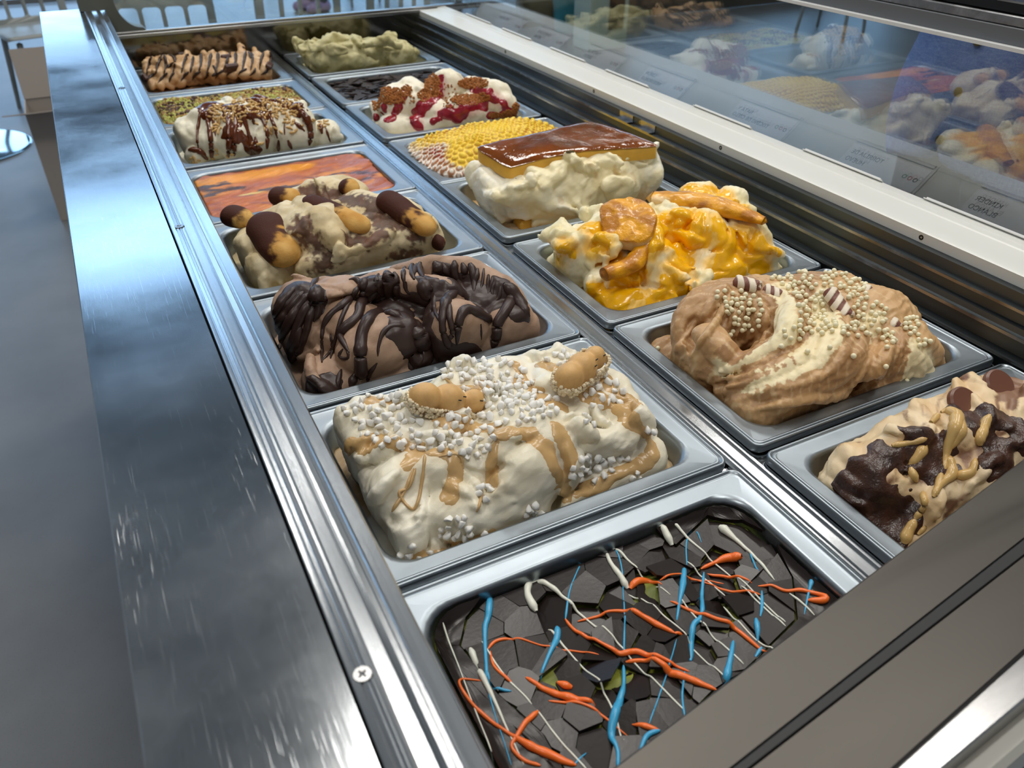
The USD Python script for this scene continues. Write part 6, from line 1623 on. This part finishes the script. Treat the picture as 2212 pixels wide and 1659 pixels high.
# ---------------------------------------------------------------- people
def person(x, y, face, label, shirt_c, pants_c, shoe_c, arm, name='person', seedx=0, hair_c='2a1e18', shirt_mat=None, height=1.72):
    """A standing person facing the given direction (degrees); built as one body with clothes over it."""
    k_ = height / 1.72
    J = {}
    def cap(F, X, a, b, ra, rb, k=.03):
        a, b = np.array(a, np.float32), np.array(b, np.float32)
        q = X - a; ab = b - a
        tt = np.clip(q @ ab / (ab @ ab), 0, 1)
        return smin(F, np.linalg.norm(q - tt[..., None] * ab, axis=-1) - (ra + (rb - ra) * tt), k)
    def ell(F, X, c, r, k=.03):
        q = (X - np.array(c, np.float32)) / np.array(r, np.float32)
        n0 = np.linalg.norm(q, axis=-1)
        return smin(F, (n0 - 1) * min(r), k)
    hh = .0125
    lo = np.array([-.36, -.46, -.02]); N = (np.array([.50, .46, 1.78]) - lo) / hh
    X = (np.stack(np.meshgrid(*[np.arange(int(m) + 1) for m in N], indexing='ij'), -1) * hh + lo).astype(np.float32)
    F0 = np.full(X.shape[:-1], 1.0, np.float32)
    el = {'phone': [(.06, .27, 1.24), (.28, .12, 1.40)], 'down': [(-.02, .27, 1.08), (.06, .29, .84)]}[arm]
    def torso(F, g=0.0):
        F = ell(F, X, (0, 0, 1.24), (.115 + g, .185 + g, .25 + g)); F = ell(F, X, (0, 0, .98), (.115 + g, .165 + g, .17 + g)); F = ell(F, X, (0, 0, 1.38), (.085 + g, .20 + g, .09 + g))
        return F
    def legs(F, g=0.0, z0=.07):
        for s in (-1, 1):
            F = cap(F, X, (0, s * .09, .93), (.01, s * .10, .50), .088 + g, .058 + g); F = cap(F, X, (.01, s * .10, .50), (-.01, s * .105, z0), .058 + g, .040 + g)
        return F
    def arms(F, g=0.0, upto=2):
        for s in (-1, 1):
            sh = (-.01, s * .205, 1.40); eb = (el[0][0], s * el[0][1], el[0][2]); wr = (el[1][0], s * el[1][1], el[1][2])
            F = cap(F, X, sh, eb, .052 + g, .040 + g)
            if upto > 1:
                F = cap(F, X, eb, wr, .040 + g, .027 + g)
        return F
    B = torso(F0.copy()); B = legs(B); B = arms(B)
    B = cap(B, X, (0, 0, 1.42), (.01, 0, 1.54), .056, .050)
    B = ell(B, X, (.015, 0, 1.615), (.092, .074, .112), .02); B = ell(B, X, (.105, 0, 1.60), (.022, .014, .026), .015)
    for s in (-1, 1):
        wr = np.array((el[1][0], s * el[1][1], el[1][2])); dv = wr - np.array((el[0][0], s * el[0][1], el[0][2])); dv /= np.linalg.norm(dv)
        B = cap(B, X, wr, wr + dv * .07, .032, .030, .015)
        side = np.cross(dv, (0, 0, 1.0)); side /= np.linalg.norm(side)
        for j, (o1, L1) in enumerate(((-.030, .055), (-.010, .068), (.010, .064), (.030, .048))):
            a_ = wr + dv * .085 + side * o1
            B = cap(B, X, a_, a_ + dv * L1 + np.array([0, 0, -.012]), .011, .009, .006)
        B = cap(B, X, wr + dv * .03 + side * -.03 * s, wr + dv * .075 + side * -.058 * s, .013, .010, .008)
        B = ell(B, X, (0, s * .078, 1.612), (.022, .012, .034), .01)
        B = cap(B, X, (-.02, s * .105, .05), (.13, s * .115, .035), .045, .032, .03)
    t = T(name, label, 'person', (x, y, FZ))
    Rz = trimesh.transformations.rotation_matrix(math.radians(face), (0, 0, 1))[:3, :3]
    def put(F, nm, mat, lab=None, cut=None):
        v, f = nets(F, lo, hh)
        if cut is not None:
            f = f[cut(v[f].mean(1))]
            v, f, _ = compact(v, f)
        n = vnormals(v, f)
        v = v * k_
        t.part(nm, (v @ Rz.T + np.array([x, y, FZ]), f), mat, True, label=lab)
        return v
    put(B, 'body', P_skin)
    S = torso(F0.copy(), .020); S = arms(S, .016, 1 if arm == 'down' else 2)
    flare = ell(np.full_like(F0, 1.), X, (.0, 0, .90), (.165, .235, .34), .05)
    S = smin(S, np.maximum(flare, X[..., 2] - 1.15), .06)
    hem = .815 + .05 * (np.abs(X[..., 1]) / .2) ** 2 * 0 + .03 * np.cos(X[..., 1] * 12)
    S = np.maximum(S, hem - X[..., 2]); S = np.maximum(S, X[..., 2] - 1.47 + .0 * X[..., 1])
    split = np.abs(X[..., 1] + .00) - np.clip((.89 - X[..., 2]) * .36, 0, 1)
    S = np.where(X[..., 0] > .05, np.maximum(S, np.minimum(.02, -split)), S)
    S = S + .004 * nz(X, 16, 201 + seedx)
    put(S, 'shirt', shirt_mat or plain(name + '_shirt_%d' % seedx, shirt_c, .85))
    Pn = legs(F0.copy(), .014, .09); Pn = ell(Pn, X, (0, 0, .95), (.125, .172, .12)); Pn = np.maximum(Pn, X[..., 2] - 1.04)
    put(Pn, 'trousers', plain(name + '_trousers_%d' % seedx, pants_c, .9))
    Sh = F0.copy()
    for s in (-1, 1):
        Sh = cap(Sh, X, (-.03, s * .105, .055), (.14, s * .118, .042), .058, .046, .02); Sh = cap(Sh, X, (-.03, s * .105, .05), (-.02, s * .105, .10), .055, .05, .02)
    Sh = np.maximum(Sh, -X[..., 2] + .002)
    put(Sh, 'shoes', plain(name + '_shoes_%d' % seedx, shoe_c, .6))
    H = ell(F0.copy(), X, (-.008, 0, 1.645), (.105, .088, .104), .02); H = np.maximum(H, -(X[..., 2] - 1.60 + .9 * (-X[..., 0] - .01) * -1 * 1.0)); H = np.maximum(H, X[..., 0] - .072)
    put(H, 'hair', plain(name + '_hair_%d' % seedx, hair_c, .6))
    for s in (-1, 1):
        m = trimesh.creation.icosphere(2, .011); m.apply_translation((.092, s * .030, 1.625)); v, f = arr(m)
        t.part('eye', (v * k_ @ Rz.T + np.array([x, y, FZ]), f), P_white, True)
        m = trimesh.creation.icosphere(1, .006); m.apply_translation((.0995, s * .030, 1.625)); v, f = arr(m)
        t.part('pupil', (v * k_ @ Rz.T + np.array([x, y, FZ]), f), P_black, True)
    m = box(.094, .101, -.022, .022, 1.557, 1.563, .002); v, f = arr(m)
    t.part('mouth', (v * k_ @ Rz.T + np.array([x, y, FZ]), f), P_red, True)
    return t, S, X, Rz, k_


P_skin = plain('skin', 'c89878', .5, subsurface_weight=.1)
M_linen = M('blue_linen', {'g': ('geometry', {}), 'm': ('mapping', {'scale': (900, 900, 40)}), 'm2': ('mapping', {'scale': (60, 60, 900)}), 'n': ('noise_texture', {'scale': 1.0, 'detail': 2.0}), 'n2': ('noise_texture', {'scale': 1.0, 'detail': 2.0}), 'ad': ('math', {'math_type': 'add'}),
            'c': ('rgb_ramp', {'ramp': [(.36, tuple(lin('7c90d2'))), (.66, tuple(lin('bccbf2')))]}), 'dv': ('math', {'math_type': 'multiply', 'value2': .5}), 'p': ('principled_bsdf', {'roughness': .9})},
            [('g.position', 'm.vector'), ('g.position', 'm2.vector'), ('m.vector', 'n.vector'), ('m2.vector', 'n2.vector'), ('n.fac', 'ad.value1'), ('n2.fac', 'ad.value2'), ('ad.value', 'dv.value1'), ('dv.value', 'c.fac'), ('c.color', 'p.base_color')])
t, S, X, Rz, k_ = person(1.34, -.43, 180, 'customer in a blue linen shirt and dark trousers beyond the glass', None, '14161a', '2a2a2c', 'phone', shirt_mat=M_linen)
P_btn = plain('shirt_button', '8a7140', .3)
front = {}
for z in (.90, 1.00, 1.10, 1.20, 1.30):
    col_ = np.argmin(np.abs(X[0, 0, :, 2] - z)); iy = np.argmin(np.abs(X[0, :, 0, 1] - .0))
    s_ = S[:, iy, col_] < 0
    xf = X[np.where(s_)[0].max(), iy, col_, 0] + .008 if s_.any() else .15
    m = trimesh.creation.cylinder(.0100, .005, sections=20); m.apply_transform(trimesh.transformations.rotation_matrix(np.pi / 2, (0, 1, 0))); m.apply_translation((xf, .012, z)); v, f = arr(m)
    t.part('shirt_button', (v * k_ @ Rz.T + np.array([1.34, -.43, FZ]), f), P_btn, 30)
person(1.75, 6.98, 200, 'passer-by with purple shoes behind the far chairs', '5a6a7a', '2b3440', '7d6a94', 'down', seedx=1)

# ---------------------------------------------------------------- chairs, table, box, bucket
def chair(x, y, rz, label, group=None):
    """A white plastic shell chair, backlit shade painted as grey, with a gap between seat and back."""
    t = T('plastic_chair', label, 'chair', (x, y, FZ))
    R = trimesh.transformations.rotation_matrix(math.radians(rz), (0, 0, 1))[:3, :3]
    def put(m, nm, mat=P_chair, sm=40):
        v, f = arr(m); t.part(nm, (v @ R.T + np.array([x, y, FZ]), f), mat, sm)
    from shapely.geometry import Polygon, box as sb
    sh = sb(-.22, -.21, .20, .21).buffer(.03)
    m = trimesh.creation.extrude_polygon(sh, .022, engine='earcut'); v, f = arr(m); v[:, 2] += .43 + .04 * (v[:, 0] / .25) ** 2; put((v, f), 'seat')
    bk = sb(-.20, .02, .20, .40).buffer(.03).difference(unary_union([sb(a, .06, a + .045, .30).buffer(.018) for a in (-.175, -.075, .025, .125)]))
    m = trimesh.creation.extrude_polygon(bk, .018, engine='earcut'); v, f = arr(m)
    q = np.stack([-.205 - v[:, 2] - .10 * v[:, 1] + .25 * v[:, 0] ** 2, v[:, 0], .47 + v[:, 1]], 1)
    put((q, f), 'backrest')
    for sx, sy in ((-1, -1), (-1, 1), (1, -1), (1, 1)):
        put(tube(np.array([(.17 * sx, .18 * sy, .435), (.21 * sx, .215 * sy, .0)]), (.018, .013), 12), 'leg')


chair(-.62, 4.36, -75, 'white plastic chair in painted shade at the left edge beside the counter end')
chair(-.02, 3.00, 80, 'white plastic chair in painted shade behind the case, first from the counter end')
chair(.56, 3.10, 100, 'white plastic chair in painted shade behind the case, in the middle')
chair(1.16, 3.35, 110, 'white plastic chair in painted shade behind the case, nearest the purple shoes')
chair(2.2, 7.3, 30, 'white plastic chair in painted shade far off by the street windows')
chair(5.5, 3.9, 200, 'white plastic chair in painted shade seen through the front glass')
TX, TY = -1.17, 3.72
tb = T('pedestal_table', 'round table on a mirror bright steel base at the left edge', 'table', (TX, TY, FZ))
tb.part('base', placed(trimesh.creation.revolve([(0, 0), (.35, 0), (.35, .006), (.34, .012), (.05, .022), (.03, .05), (0, .05)], sections=64), np.eye(3), (TX, TY, FZ)), plain('mirror_base', '93a3a8', .06, 1.0), 30)
tb.part('stem', placed(trimesh.creation.cylinder(.03, .68, sections=28), np.eye(3), (TX, TY, FZ + .38)), S_frame)
tb.part('table_top', placed(trimesh.creation.revolve([(0, 0), (.20, 0), (.22, .012), (.21, .028), (0, .028)], sections=64), np.eye(3), (TX, TY, FZ + .71)), P_white, 30)
P_carton = plain('carton', 'a39b94', .75)
bxt = T('cardboard_box', 'tall grey-beige cardboard box with open flaps behind the counter end', 'box', (-.60, 2.52, FZ))
def flap(a, b, c, d, th=.004):
    a, b, c, d = map(np.array, (a, b, c, d)); n = np.cross(b - a, d - a); n = n / np.linalg.norm(n) * th
    return trimesh.convex.convex_hull(np.array([a, b, c, d, a + n, b + n, c + n, d + n]))
zb = FZ + .475
for nm, m in (('wall', box(-.725, -.475, 2.40, 2.404, FZ, zb)), ('wall', box(-.725, -.475, 2.66, 2.664, FZ, zb)), ('wall', box(-.725, -.721, 2.404, 2.66, FZ, zb)), ('wall', box(-.479, -.475, 2.404, 2.66, FZ, zb)), ('bottom', box(-.721, -.479, 2.404, 2.66, FZ, FZ + .005)),
              ('flap', flap((-.725, 2.40, zb), (-.475, 2.40, zb), (-.475, 2.27, zb + .035), (-.80, 2.29, zb + .03))), ('flap', flap((-.725, 2.66, zb), (-.475, 2.66, zb), (-.475, 2.70, zb + .20), (-.725, 2.70, zb + .20)))):
    bxt.part(nm, m, P_carton, 20)
bk = T('bucket', 'teal bucket on the floor beyond the front glass', 'bucket', (3.47, 5.0, FZ))
bk.part('bucket', placed(trimesh.creation.revolve([(0, 0), (.11, 0), (.14, .30), (.145, .30), (.145, .31), (.13, .31), (.105, .012), (0, .012)], sections=40), np.eye(3), (3.47, 5.02, FZ)), plain('teal_plastic', '2f8a98', .4), 30)
